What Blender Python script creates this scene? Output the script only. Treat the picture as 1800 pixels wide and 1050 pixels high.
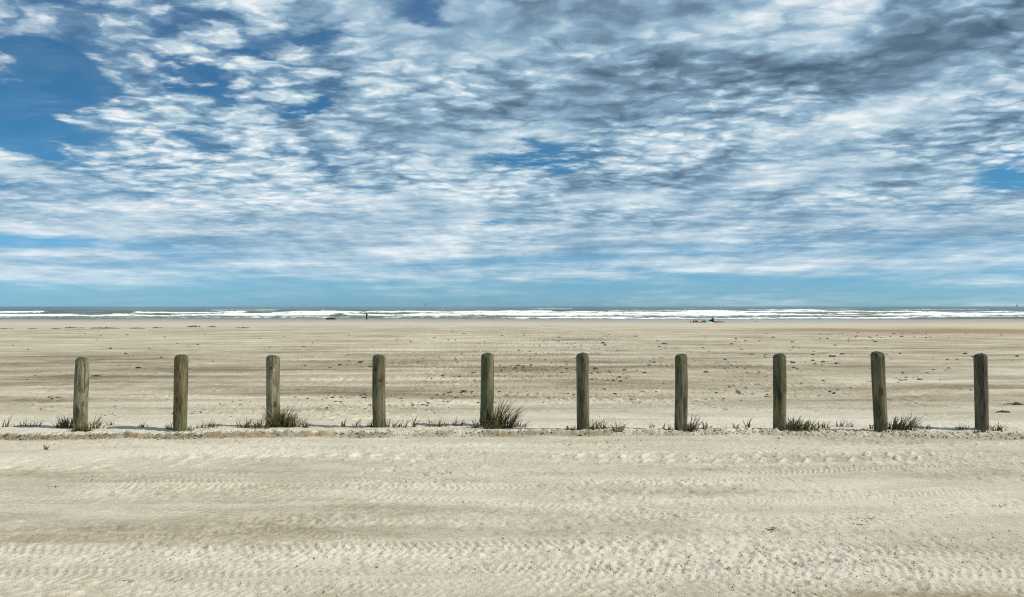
import bpy, bmesh, math, random
import numpy as np
from mathutils import Vector, Matrix

for o in list(bpy.data.objects):
    bpy.data.objects.remove(o)
random.seed(7)
scene = bpy.context.scene
COL = scene.collection
R = math.radians

# ------------------------------------------------------------------ camera
CAMH, FPX, HORY = 1.66, 1412.0, 539.0          # eye height; focal length and horizon on the 1800 px wide photo
cam_d = bpy.data.cameras.new('camera')
cam_d.sensor_width = 36.0
cam_d.lens = 36.0 * FPX / 1800.0
cam_d.shift_y = (HORY - 525.0) / 1800.0
cam_d.clip_start = 0.1
cam_d.clip_end = 120000.0
cam = bpy.data.objects.new('camera', cam_d)
cam.location = (0, 0, CAMH)
cam.rotation_euler = (R(90), 0, 0)
COL.objects.link(cam)
scene.camera = cam

scene.view_settings.view_transform = 'Standard'
scene.view_settings.look = 'None'
scene.view_settings.exposure = 0.0
scene.view_settings.gamma = 1.0
scene.view_settings.use_curve_mapping = False
scene.render.engine = 'CYCLES'
scene.cycles.max_bounces = 4
scene.cycles.diffuse_bounces = 2
scene.cycles.glossy_bounces = 2
scene.cycles.use_denoising = False
scene.cycles.filter_width = 1.15

# ------------------------------------------------------------------ sun
SUN_EL, SUN_BACK = R(44), R(9)                 # sun on the right, a little behind the camera
sv = Vector((math.cos(SUN_EL) * math.cos(SUN_BACK), -math.cos(SUN_EL) * math.sin(SUN_BACK), math.sin(SUN_EL)))
sun_d = bpy.data.lights.new('sun', 'SUN')
sun_d.energy = 5.0
sun_d.angle = R(0.6)
sun_d.color = (1.0, 0.95, 0.86)
sun = bpy.data.objects.new('sun', sun_d)
sun.rotation_euler = sv.to_track_quat('Z', 'Y').to_euler()
COL.objects.link(sun)


# ------------------------------------------------------------------ node helper
class NT:
    def __init__(self, tree):
        self.t = tree

    def n(self, typ, **kw):
        nd = self.t.nodes.new(typ)
        for k, v in kw.items():
            setattr(nd, k, v)
        return nd

    def put(self, sock, v):
        if isinstance(v, bpy.types.NodeSocket):
            self.t.links.new(v, sock)
        elif v is not None:
            sock.default_value = v

    def math(self, op, a, b=None, c=None, clamp=False):
        nd = self.n('ShaderNodeMath', operation=op, use_clamp=clamp)
        for i, v in enumerate((a, b, c)):
            self.put(nd.inputs[i], v)
        return nd.outputs[0]

    def vmath(self, op, a, b=None, out=0, scale=None):
        nd = self.n('ShaderNodeVectorMath', operation=op)
        self.put(nd.inputs[0], a)
        if b is not None:
            self.put(nd.inputs[1], b)
        if scale is not None:
            self.put(nd.inputs['Scale'], scale)
        return nd.outputs[out]

    def xyz(self, x, y, z):
        nd = self.n('ShaderNodeCombineXYZ')
        for i, v in enumerate((x, y, z)):
            self.put(nd.inputs[i], v)
        return nd.outputs[0]

    def sep(self, v):
        nd = self.n('ShaderNodeSeparateXYZ')
        self.put(nd.inputs[0], v)
        return nd.outputs

    def noise(self, vec, scale, detail=4.0, rough=0.55, dist=0.0, lac=2.0, out=0, dims='3D'):
        nd = self.n('ShaderNodeTexNoise', noise_dimensions=dims)
        self.put(nd.inputs['Vector'], vec)
        for k, v in (('Scale', scale), ('Detail', detail), ('Roughness', rough), ('Lacunarity', lac), ('Distortion', dist)):
            self.put(nd.inputs[k], v)
        return nd.outputs[out]

    def mapr(self, v, a, b, c=0.0, d=1.0, smooth=False):
        nd = self.n('ShaderNodeMapRange', interpolation_type='SMOOTHSTEP' if smooth else 'LINEAR')
        nd.clamp = True
        for i, q in enumerate((v, a, b, c, d)):
            self.put(nd.inputs[i], q)
        return nd.outputs[0]

    def mapping(self, v, loc=(0, 0, 0), rot=(0, 0, 0), scale=(1, 1, 1), typ='POINT'):
        nd = self.n('ShaderNodeMapping', vector_type=typ)
        self.put(nd.inputs[0], v)
        nd.inputs[1].default_value = loc
        nd.inputs[2].default_value = rot
        nd.inputs[3].default_value = scale
        return nd.outputs[0]

    def mix(self, f, a, b, typ='MIX'):
        nd = self.n('ShaderNodeMix', data_type='RGBA', blend_type=typ)
        self.put(nd.inputs[0], f)
        for i, v in ((6, a), (7, b)):
            if isinstance(v, tuple) and len(v) == 3:
                v = v + (1.0,)
            self.put(nd.inputs[i], v)
        return nd.outputs[2]

    def ramp(self, f, stops, interp='LINEAR'):
        nd = self.n('ShaderNodeValToRGB')
        cr = nd.color_ramp
        cr.interpolation = interp
        while len(cr.elements) > 1:
            cr.elements.remove(cr.elements[-1])
        for i, (p, c) in enumerate(stops):
            e = cr.elements[0] if i == 0 else cr.elements.new(p)
            e.position = p
            e.color = tuple(c) + (1.0,)
        self.put(nd.inputs[0], f)
        return nd.outputs[0]


# ------------------------------------------------------------------ world: clear sky with a broken cloud sheet
def build_world():
    w = bpy.data.worlds.new('World')
    scene.world = w
    w.use_nodes = True
    w.cycles.sampling_method = 'MANUAL'
    w.cycles.sample_map_resolution = 256
    w.node_tree.nodes.clear()
    g = NT(w.node_tree)
    d = g.n('ShaderNodeTexCoord').outputs['Generated']
    dx, dy, dz = g.sep(d)[:3]
    zc = g.math('MAXIMUM', dz, 0.0)
    den = g.math('ADD', zc, 0.10)
    px = g.math('DIVIDE', dx, den)
    py = g.math('DIVIDE', dy, den)
    P = g.xyz(px, py, 0.0)                                   # position on the cloud sheet
    az = g.math('ARCTAN2', dx, dy)
    el = g.math('ARCSINE', dz)
    # irregular edges for the openings and banks of cloud
    wn = g.noise(P, 2.2, 5, 0.6, out=1)
    wn = g.vmath('SUBTRACT', wn, (0.5, 0.5, 0.5))
    wscale = g.math('ADD', g.math('MULTIPLY', zc, 0.42), 0.02)
    UV = g.vmath('ADD', g.xyz(az, el, 0.0), g.vmath('SCALE', wn, scale=wscale))

    turned = {}

    def blobs(lst, soft=1.6):
        tot = None
        for (x, y, rx, ry, rot, amp) in lst:
            rot = round(rot / 7.0) * 7
            if rot not in turned:
                turned[rot] = UV if rot == 0 else g.mapping(UV, rot=(0, 0, R(-rot)))
            u0 = math.atan((x - 900) / FPX)
            v0 = math.atan((HORY - y) / FPX * math.cos(u0))
            cr, sr = math.cos(R(-rot)), math.sin(R(-rot))
            u1, v1 = u0 * cr - v0 * sr, u0 * sr + v0 * cr
            kx, ky = FPX / rx, FPX / ry
            nd = g.n('ShaderNodeVectorMath', operation='MULTIPLY_ADD')
            g.put(nd.inputs[0], turned[rot])
            nd.inputs[1].default_value = (kx, ky, 0)
            nd.inputs[2].default_value = (-u1 * kx, -v1 * ky, 0)
            ln = g.vmath('LENGTH', nd.outputs[0], out=1)
            b = g.mapr(ln, soft, 0.1 if soft > 2 else 0.25, 0.0, amp, True)
            tot = b if tot is None else g.math('ADD', tot, b)
        return tot

    holes = blobs([(20, 190, 130, 62, 18, 1.0), (110, 130, 110, 26, -22, .62), (110, 255, 80, 14, 0, .5), (340, 152, 66, 20, -12, .7),
                   (545, 187, 44, 11, 6, .8), (745, 24, 75, 26, 0, .62), (925, 278, 95, 19, -3, .85), (865, 384, 55, 8, 0, .85),
                   (1772, 320, 50, 24, 0, .95), (90, 424, 150, 13, -3, .6), (290, 252, 70, 12, 0, .45), (520, 60, 120, 20, 14, .4),
                   (300, 30, 300, 60, 0, .2), (200, 130, 480, 150, -12, .19), (120, 330, 300, 70, 0, .14), (1150, 480, 120, 14, 0, .4), (1560, 390, 110, 16, 0, .42), (230, 100, 240, 40, -15, .2),
                   (700, 420, 60, 7, 0, .4), (420, 90, 60, 12, 10, .35), (640, 350, 60, 9, 0, .35), (1380, 515, 300, 12, 0, .3)])
    dark = blobs([(1640, 80, 260, 34, 9, 1.0), (1010, 40, 170, 48, 14, .72), (1300, 118, 150, 26, 4, .72), (900, 180, 240, 26, 4, .5),
                  (1130, 165, 160, 30, 6, .45), (1270, 291, 190, 11, 8, .8), (1770, 228, 80, 11, 0, .8), (1180, 395, 170, 16, 3, .5),
                  (640, 232, 110, 13, -6, .45), (1450, 320, 200, 9, 4, .5), (760, 318, 120, 22, 0, .32), (920, 208, 200, 16, 0, .35),
                  (1760, 40, 130, 40, 0, .45), (520, 398, 260, 22, -3, .25), (1560, 395, 130, 20, 0, .35), (1050, 330, 160, 14, 4, .3)], 2.3)
    bright = blobs([(1420, 50, 130, 36, 0, .9), (740, 110, 150, 50, 8, .45), (1240, 430, 60, 18, 0, .8), (1300, 480, 110, 11, -8, .7),
                    (1430, 215, 270, 40, 4, .5), (880, 235, 110, 18, -3, .6), (1550, 180, 200, 26, 8, .35), (820, 400, 50, 28, 60, .4),
                    (600, 20, 140, 30, -14, .25), (480, 240, 200, 40, 0, .2), (130, 225, 26, 10, -14, 1.0), (30, 150, 40, 7, -12, .7),
                    (1180, 350, 260, 18, 4, .25), (980, 460, 60, 10, 0, .4), (330, 330, 420, 85, 0, .32), (760, 340, 300, 60, 0, .2), (1560, 270, 300, 80, 0, .2), (330, 80, 220, 50, 0, .12)])

    # cloud sheet: soft masses, rows of small curds, and wind-drawn streaks
    Pr = g.mapping(P, (0, 0, 0), (0, 0, R(8)), (0.9, 1.0, 1.0))
    wa = g.vmath('SCALE', g.vmath('SUBTRACT', g.noise(Pr, 1.6, 3, 0.55, out=1), (0.5, 0.5, 0.5)), scale=0.30)
    Pw = g.vmath('ADD', Pr, wa)
    wf = g.vmath('SCALE', g.vmath('SUBTRACT', g.noise(Pr, 13.0, 3, 0.6, out=1), (0.5, 0.5, 0.5)), scale=0.11)
    Pf = g.vmath('ADD', Pw, wf)
    big = g.noise(Pw, 1.0, 2, 0.5)
    mid = g.noise(g.mapping(Pw, scale=(0.62, 1.0, 1.0)), 2.9, 7, 0.56)
    vor = g.n('ShaderNodeTexVoronoi', feature='SMOOTH_F1', voronoi_dimensions='2D')
    g.put(vor.inputs['Vector'], g.mapping(Pf, (0, 0, 0), (0, 0, 0), (0.8, 1.0, 1.0)))
    for k, v in (('Scale', 9.8), ('Detail', 1.6), ('Roughness', 0.55), ('Lacunarity', 2.2), ('Smoothness', 0.6), ('Randomness', 1.0)):
        vor.inputs[k].default_value = v
    puff = g.math('SUBTRACT', 0.52, vor.outputs['Distance'])                  # about -0.3 .. 0.4
    high = g.mapr(dz, 0.03, 0.20, 0.12, 1.0, True)                            # curds merge into streaks far off
    curdm = g.math('MULTIPLY', g.mapr(big, 0.34, 0.58, 0.35, 1.0, True), high)
    puff = g.math('MULTIPLY', puff, curdm)
    Pst = g.mapping(P, (3.1, 1.7, 0), (0, 0, R(-76)), (2.2, 0.5, 1.0))
    strk = g.noise(g.vmath('ADD', Pst, wa), 1.9, 5, 0.52)
    far = g.noise(g.xyz(g.math('MULTIPLY', az, 4.0), g.math('MULTIPLY', el, 46.0), 2.7), 1.0, 6, 0.6)
    dfar = g.math('MULTIPLY', g.math('SUBTRACT', far, 0.5), g.mapr(dz, 0.24, 0.08, 0.0, 1.0, True))

    dm = g.math('SUBTRACT', mid, 0.5)
    ds = g.math('SUBTRACT', strk, 0.5)
    thick = g.math('MULTIPLY_ADD', g.math('SUBTRACT', big, 0.5), 0.5, g.math('MULTIPLY', dm, 0.9))
    thick = g.math('MULTIPLY_ADD', ds, 0.45, thick)
    thick = g.math('MULTIPLY_ADD', puff, 0.62, thick)
    thick = g.math('MULTIPLY_ADD', dfar, 1.1, thick)
    cov = g.math('ADD', thick, 0.75)
    cov = g.math('MULTIPLY_ADD', holes, -0.80, cov)
    cov = g.math('MULTIPLY_ADD', dark, 0.4, cov)
    cov = g.math('MULTIPLY_ADD', bright, 0.35, cov)
    alpha = g.mapr(cov, -0.06, 0.68, 0.0, 0.98, True)
    veil = g.math('MULTIPLY', g.mapr(mid, 0.30, 0.62, 0.1, 0.70, True), g.mapr(holes, 0.9, 0.2, 0.12, 1.0, True))
    alpha = g.math('MAXIMUM', alpha, veil)
    lowfade = g.mapr(g.math('MULTIPLY_ADD', dfar, 0.16, dz), 0.0, 0.085, 0.0, 1.0, True)
    alpha = g.math('MULTIPLY', alpha, g.math('MULTIPLY_ADD', lowfade, 0.86, 0.10))

    tone = g.math('MULTIPLY_ADD', dm, 0.75, 0.675)
    tone = g.math('MULTIPLY_ADD', ds, 0.62, tone)
    tone = g.math('MULTIPLY_ADD', g.math('SUBTRACT', big, 0.5), 0.5, tone)
    tone = g.math('MULTIPLY_ADD', puff, 0.84, tone)
    tone = g.math('MULTIPLY_ADD', dfar, 1.3, tone)
    tone = g.math('MULTIPLY_ADD', dark, -0.30, tone)
    tone = g.math('MULTIPLY_ADD', bright, 0.24, tone)
    K = 10.0                                                  # colours below are per Background strength 0.1
    t2 = g.math('MULTIPLY_ADD', tone, 0.74, 0.26)
    cc = g.ramp(t2, [(0.0, (0.050, 0.090, 0.145)), (0.26, (0.115, 0.180, 0.255)), (0.445, (0.185, 0.285, 0.385)), (0.63, (0.30, 0.46, 0.595)),
                     (0.815, (0.57, 0.70, 0.785)), (1.0, (0.89, 0.94, 0.955))])
    cc = g.vmath('SCALE', cc, scale=K)
    # clear air
    sky = g.n('ShaderNodeTexSky', sky_type='NISHITA')
    sky.sun_disc = False
    sky.sun_elevation = SUN_EL
    sky.sun_rotation = math.pi / 2 + SUN_BACK
    sky.air_density = 1.0
    sky.dust_density = 0.4
    sky.ozone_density = 2.5
    tint = g.ramp(dz, [(0.0, (0.33, 0.78, 0.86)), (0.04, (0.28, 0.68, 0.74)), (0.12, (0.18, 0.54, 0.49)), (0.25, (0.16, 0.48, 0.42)), (0.4, (0.17, 0.48, 0.45)), (1.0, (0.6, 0.85, 0.85))])
    blue = g.vmath('MULTIPLY', g.vmath('MULTIPLY', sky.outputs[0], tint), (1.22, 1.12, 1.72))
    colr = g.mix(alpha, blue, cc)
    bg = g.n('ShaderNodeBackground')
    bg.inputs[1].default_value = 0.1
    g.put(bg.inputs[0], colr)
    out = g.n('ShaderNodeOutputWorld')
    g.put(out.inputs[0], bg.outputs[0])


build_world()


# ------------------------------------------------------------------ helpers
_tab = {}


def vnoise(x, y, seed=0):
    """gradient noise, about -0.7..0.7"""
    if seed not in _tab:
        rs = np.random.RandomState(seed)
        perm = rs.permutation(512).astype(np.int16)
        ang = rs.rand(512) * 2 * np.pi
        _tab[seed] = (np.concatenate([perm, perm]), np.cos(ang).astype(np.float32), np.sin(ang).astype(np.float32))
    perm, gx, gy = _tab[seed]
    x, y = np.broadcast_arrays(np.asarray(x, dtype=np.float32), np.asarray(y, dtype=np.float32))
    xf, yf = np.floor(x), np.floor(y)
    fx, fy = x - xf, y - yf
    xi = xf.astype(np.int32) & 511
    yi = yf.astype(np.int32) & 511
    u = fx * fx * fx * (fx * (fx * 6 - 15) + 10)
    v = fy * fy * fy * (fy * (fy * 6 - 15) + 10)
    p0 = perm[xi]
    p1 = perm[(xi + 1) & 511]
    y1 = (yi + 1) & 511

    def gr(p, b, ddx, ddy):
        h = perm[p + b]
        return gx[h] * ddx + gy[h] * ddy
    n00 = gr(p0, yi, fx, fy)
    n10 = gr(p1, yi, fx - 1, fy)
    n01 = gr(p0, y1, fx, fy - 1)
    n11 = gr(p1, y1, fx - 1, fy - 1)
    a = n00 + u * (n10 - n00)
    b = n01 + u * (n11 - n01)
    return (a + v * (b - a)) * np.float32(1.4)


def fbm(x, y, oct=4, seed=0, rough=0.5):
    s, a = 0.0, 1.0
    for i in range(oct):
        s = s + a * vnoise(x * 2 ** i + 17.3 * i, y * 2 ** i - 9.1 * i, seed + i)
        a *= rough
    return s


def sstep(a, b, x):
    t = np.clip((x - a) / (b - a), 0, 1)
    return t * t * (3 - 2 * t)


SEA_Z, SHORE_Y = -1.45, 191.0
SL = 1.45 / 180.0


def beach_z(y):
    return np.where(y > 11.0, -SL * (y - 11.0), 0.0)


def ground_y(py):
    """distance of the bare beach at a photo row"""
    k = (py - HORY) / FPX
    y = CAMH / k
    return np.where(y > 11.0, (CAMH - SL * 11.0) / np.maximum(k - SL, 1e-5), y)


def gpt(px, py):
    y = float(ground_y(py))
    return ((px - 900.0) / FPX * y, y)


def thing(name, label, cat, loc=(0, 0, 0), rotz=0.0, group=None):
    o = bpy.data.objects.new(name, None)
    o.empty_display_size = 0.1
    o.location = loc
    o.rotation_euler = (0, 0, rotz)
    COL.objects.link(o)
    return tag(o, label, cat, group)


def tag(o, label, cat, group=None):
    o['label'] = label
    o['category'] = cat
    if group:
        o['group'] = group
    return o


def mesh_obj(name, verts, faces, mat, parent=None, smooth=True):
    me = bpy.data.meshes.new(name)
    me.from_pydata([tuple(v) for v in verts], [], faces)
    me.update()
    if smooth:
        me.polygons.foreach_set('use_smooth', [True] * len(me.polygons))
    if mat:
        me.materials.append(mat)
    o = bpy.data.objects.new(name, me)
    COL.objects.link(o)
    if parent:
        o.parent = parent
    return o


def bm_obj(name, bm, mat, parent=None, smooth=True):
    me = bpy.data.meshes.new(name)
    bm.to_mesh(me)
    bm.free()
    if smooth:
        me.polygons.foreach_set('use_smooth', [True] * len(me.polygons))
    if mat:
        me.materials.append(mat)
    o = bpy.data.objects.new(name, me)
    COL.objects.link(o)
    if parent:
        o.parent = parent
    return o


def grid_obj(name, xs, X, Y, Z, r0, r1, mat, attrs):
    """rows r0..r1 of a grid as one mesh"""
    X, Y, Z = X[r0:r1], Y[r0:r1], Z[r0:r1]
    ny, nx = X.shape
    me = bpy.data.meshes.new(name)
    me.vertices.add(nx * ny)
    me.vertices.foreach_set('co', np.stack([X, Y, Z], -1).astype(np.float32).ravel())
    i = np.arange((ny - 1) * nx).reshape(ny - 1, nx)[:, :-1].ravel()
    q = np.stack([i, i + 1, i + nx + 1, i + nx], -1).astype(np.int32)
    me.loops.add(q.size)
    me.polygons.add(len(q))
    me.polygons.foreach_set('loop_start', np.arange(0, q.size, 4, dtype=np.int32))
    me.loops.foreach_set('vertex_index', q.ravel())
    me.polygons.foreach_set('use_smooth', np.ones(len(q), dtype=bool))
    me.update(calc_edges=True)
    for k, a in attrs.items():
        at = me.attributes.new(k, 'FLOAT', 'POINT')
        at.data.foreach_set('value', a[r0:r1].astype(np.float32).ravel())
    me.materials.append(mat)
    o = bpy.data.objects.new(name, me)
    COL.objects.link(o)
    return o


def new_mat(name):
    m = bpy.data.materials.new(name)
    m.use_nodes = True
    m.node_tree.nodes.clear()
    g = NT(m.node_tree)
    b = g.n('ShaderNodeBsdfPrincipled')
    o = g.n('ShaderNodeOutputMaterial')
    g.put(o.inputs[0], b.outputs[0])
    return m, g, b


def attr(g, name):
    nd = g.n('ShaderNodeAttribute')
    nd.attribute_name = name
    return nd.outputs['Fac']


def bump(g, b, h, strength, dist):
    nd = g.n('ShaderNodeBump')
    nd.inputs['Strength'].default_value = strength
    nd.inputs['Distance'].default_value = dist
    g.put(nd.inputs['Height'], h)
    g.put(b.inputs['Normal'], nd.outputs[0])


def simple_mat(name, col, rough=0.6, var=0.25, scale=12.0):
    m, g, b = new_mat(name)
    co = g.n('ShaderNodeTexCoord').outputs['Object']
    n = g.noise(co, scale, 5, 0.6)
    c = g.mix(n, tuple(x * (1 - var) for x in col), tuple(min(1, x * (1 + var)) for x in col))
    g.put(b.inputs['Base Color'], c)
    b.inputs['Roughness'].default_value = rough
    return m


# ------------------------------------------------------------------ sand
def sand_material():
    m, g, b = new_mat('sand')
    co = g.n('ShaderNodeTexCoord').outputs['Object']
    tone = attr(g, 'tone')          # 0 dry and loose .. 1 damp and packed
    wet = attr(g, 'wet')
    brown = attr(g, 'brown')
    st = g.mapping(co, scale=(0.6, 2.2, 1.0))
    n1 = g.noise(st, 1.6, 7, 0.6)
    n2 = g.noise(g.mapping(co, scale=(1.0, 2.6, 1.0)), 9.0, 6, 0.62)
    n3 = g.noise(co, 55.0, 4, 0.65)
    n4 = g.noise(g.mapping(co, scale=(1.0, 1.15, 1.0)), 2.1, 8, 0.68)
    t = g.math('ADD', tone, g.math('MULTIPLY', g.math('SUBTRACT', n1, 0.5), 0.3))
    t = g.math('ADD', t, g.math('MULTIPLY', g.math('SUBTRACT', n4, 0.5), 0.6))
    t = g.math('ADD', t, g.math('MULTIPLY', g.math('SUBTRACT', n2, 0.5), 0.75))
    t = g.math('ADD', t, g.math('MULTIPLY', g.math('SUBTRACT', n3, 0.5), 0.55))
    c = g.ramp(t, [(0.0, (0.565, 0.512, 0.413)), (0.35, (0.445, 0.394, 0.300)), (0.7, (0.305, 0.254, 0.174)), (1.0, (0.165, 0.138, 0.096))])
    c = g.mix(g.math('MULTIPLY', brown, 0.9), c, (0.25, 0.18, 0.10))
    c = g.mix(g.math('MULTIPLY', wet, 0.75), c, (0.27, 0.235, 0.19))
    # dark grains, shell grit and scraps of weed
    sp = g.noise(g.mapping(co, scale=(1.0, 1.0, 1.0)), 90.0, 2, 0.5)
    spm = g.mapr(sp, 0.70, 0.76, 0.0, 0.55)
    c = g.mix(spm, c, (0.12, 0.095, 0.06))
    g.put(b.inputs['Base Color'], c)
    g.put(b.inputs['Roughness'], g.mapr(wet, 0.0, 1.0, 0.95, 0.42))
    g.put(b.inputs['Specular IOR Level'], g.mapr(wet, 0.0, 1.0, 0.08, 0.4))
    h = g.math('ADD', g.math('MULTIPLY', g.noise(co, 30.0, 6, 0.75), 0.7), g.math('MULTIPLY', n3, 0.4))
    bump(g, b, h, 0.9, 0.022)
    return m


def spacing(lim, d0, start, grow):
    """positions 0..lim with step d0 up to start, then growing"""
    out = [0.0]
    d = d0
    while out[-1] < lim:
        if out[-1] > start:
            d *= grow
        out.append(out[-1] + d)
    return np.array(out)


RIDGE_PX = [(-400, 774), (0, 773), (300, 772), (600, 769), (850, 768), (1100, 767), (1300, 767), (1500, 768), (1800, 772), (2200, 775)]
_rp = np.array([((x - 900) / FPX * CAMH * FPX / (y - HORY), CAMH * FPX / (y - HORY)) for x, y in RIDGE_PX])


def ridge_foot(x):
    return np.interp(x, _rp[:, 0], _rp[:, 1])


# photo tracks: list of (px, py) along the wheel, width m, lug pitch m, depth m, slant, kind, patch seed
TRACKS = [
    ([(-500, 823), (300, 812), (600, 806), (900, 804), (1300, 803), (1800, 801), (2300, 800)], .56, .25, .038, .62, 'lug', 1, (.40, 1.0)),
    ([(-500, 850), (200, 838), (600, 827), (800, 818), (1000, 812), (1500, 800)], .22, .06, .011, .8, 'car', 2, (-.1, .8)),
    ([(200, 850), (650, 849), (900, 846), (1200, 836), (1600, 818)], .30, .058, .022, .9, 'car', 3, (.1, 1.0)),
    ([(900, 858), (1100, 850), (1300, 842), (1500, 832), (2000, 820)], .24, .06, .012, .5, 'car', 4, (.0, .9)),
    ([(-300, 882), (500, 880), (1000, 878), (1500, 872), (2200, 866)], .22, .13, .012, .9, 'lug', 5, (-.15, .9)),
    ([(-300, 900), (600, 893), (1200, 886), (1500, 884), (2200, 884)], .26, .10, .012, 1.0, 'lug', 6, (-.1, .9)),
    ([(-300, 928), (200, 926), (700, 918), (1300, 918), (2200, 925)], .22, .07, .009, .6, 'car', 7, (-.15, .8)),
    ([(-300, 975), (500, 970), (900, 962), (1300, 965), (1800, 975), (2300, 985)], .34, .062, .018, .9, 'car', 8, (.1, 1.0)),
    ([(-300, 1005), (400, 1003), (800, 998), (1200, 995), (1500, 985), (2100, 970)], .24, .055, .016, -.8, 'car', 9, (.2, 1.0)),
    ([(-300, 985), (300, 990), (900, 1000), (1300, 1015), (1800, 1030)], .20, .05, .012, .8, 'car', 10, (.1, 1.0)),
    ([(500, 1050), (900, 1036), (1200, 1032), (1800, 1025)], .36, .12, .018, 1.0, 'lug', 11, (.05, 1.0)),
    ([(-300, 1040), (300, 1036), (700, 1030), (1300, 1046), (1900, 1060)], .24, .055, .012, .8, 'car', 12, (.0, 1.0)),
    ([(900, 1010), (1300, 1000), (1800, 1002), (2200, 1010)], .30, .06, .014, .9, 'car', 13, (.1, 1.0)),
    ([(-300, 790), (200, 794), (500, 800), (800, 798), (1100, 793)], .26, .12, .012, .9, 'lug', 14, (-.1, .8)),
    ([(-200, 960), (300, 945), (800, 915), (1300, 880), (1900, 850)], .22, .055, .011, .8, 'car', 21, (-.05, .9)),
    ([(300, 860), (800, 880), (1200, 905), (1600, 945), (2000, 990)], .22, .06, .011, -.8, 'car', 22, (-.05, .9)),
    ([(600, 1060), (1000, 1010), (1400, 985), (1900, 950)], .24, .055, .014, .8, 'car', 23, (.05, .9)),
    ([(-100, 870), (300, 905), (700, 960), (1000, 1020), (1200, 1070)], .2, .05, .010, .8, 'car', 24, (-.1, .8)),
    # across the beach
    ([(-600, 700), (500, 696), (1200, 690), (2400, 684)], .26, .12, .012, .5, 'car', 15, (-.2, .8)),
    ([(-600, 672), (500, 668), (1200, 662), (2400, 660)], .30, .14, .016, .5, 'car', 16, (-.2, .8)),
    ([(-600, 640), (600, 640), (1200, 645), (2400, 640)], .40, .2, .02, .5, 'car', 17, (-.2, .8)),
    ([(-600, 655), (600, 652), (1200, 655), (2400, 650)], .40, .2, .02, .5, 'car', 18, (-.2, .8)),
]

# photo patches of loose, churned sand: (px, py, rx, ry, amount)
LOOSE = [(900, 968, 900, 18, .9), (300, 972, 400, 20, .7), (1000, 1000, 500, 12, .8), (1500, 985, 420, 30, .6), (1450, 1025, 420, 22, .9),
         (500, 1035, 300, 14, .6), (740, 848, 130, 10, 1.0), (1150, 848, 150, 8, .7), (1350, 803, 520, 13, .7), (500, 800, 330, 10, .6),
         (1180, 910, 260, 14, .5), (750, 832, 200, 6, .5), (1600, 900, 250, 25, .35), (100, 985, 200, 16, .5), (850, 795, 200, 9, .5),
         (1650, 800, 200, 12, .6), (900, 885, 200, 6, .4), (250, 925, 180, 5, .4), (1700, 960, 200, 30, .4)]

# photo patches: (px, py, rx px, ry px, amount) of damp (+) and dry (-) sand
DAMP = [(60, 832, 110, 9, .35), (350, 856, 190, 10, .28), (40, 906, 100, 9, .4), (480, 935, 330, 10, .42), (160, 950, 160, 7, .3),
        (30, 955, 80, 9, .3), (1600, 842, 300, 18, .25), (1080, 905, 140, 12, .15), (600, 1040, 120, 16, .3), (1100, 925, 250, 14, .2),
        (1650, 1045, 260, 14, .45), (1250, 862, 160, 8, .25), (250, 880, 250, 10, .2), (700, 895, 160, 7, .25), (640, 905, 300, 14, .15),
        (300, 980, 400, 14, -.2), (1000, 975, 500, 22, -.25), (400, 800, 350, 12, -.15), (900, 782, 1200, 9, -.28), (1500, 975, 350, 12, -.15),
        (180, 745, 500, 10, -.2), (1000, 742, 900, 10, -.22), (150, 668, 220, 8, .5), (450, 650, 500, 16, .32), (800, 690, 600, 14, .16),
        (950, 655, 180, 10, .3), (500, 628, 600, 8, .25), (1200, 640, 500, 8, .14), (600, 605, 1400, 10, -.1), (1000, 590, 900, 6, -.1),
        (0, 640, 200, 14, .28), (1050, 670, 120, 6, .25), (1500, 710, 300, 10, .12), (1650, 610, 300, 14, .18), (900, 720, 900, 7, .08)]


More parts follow.
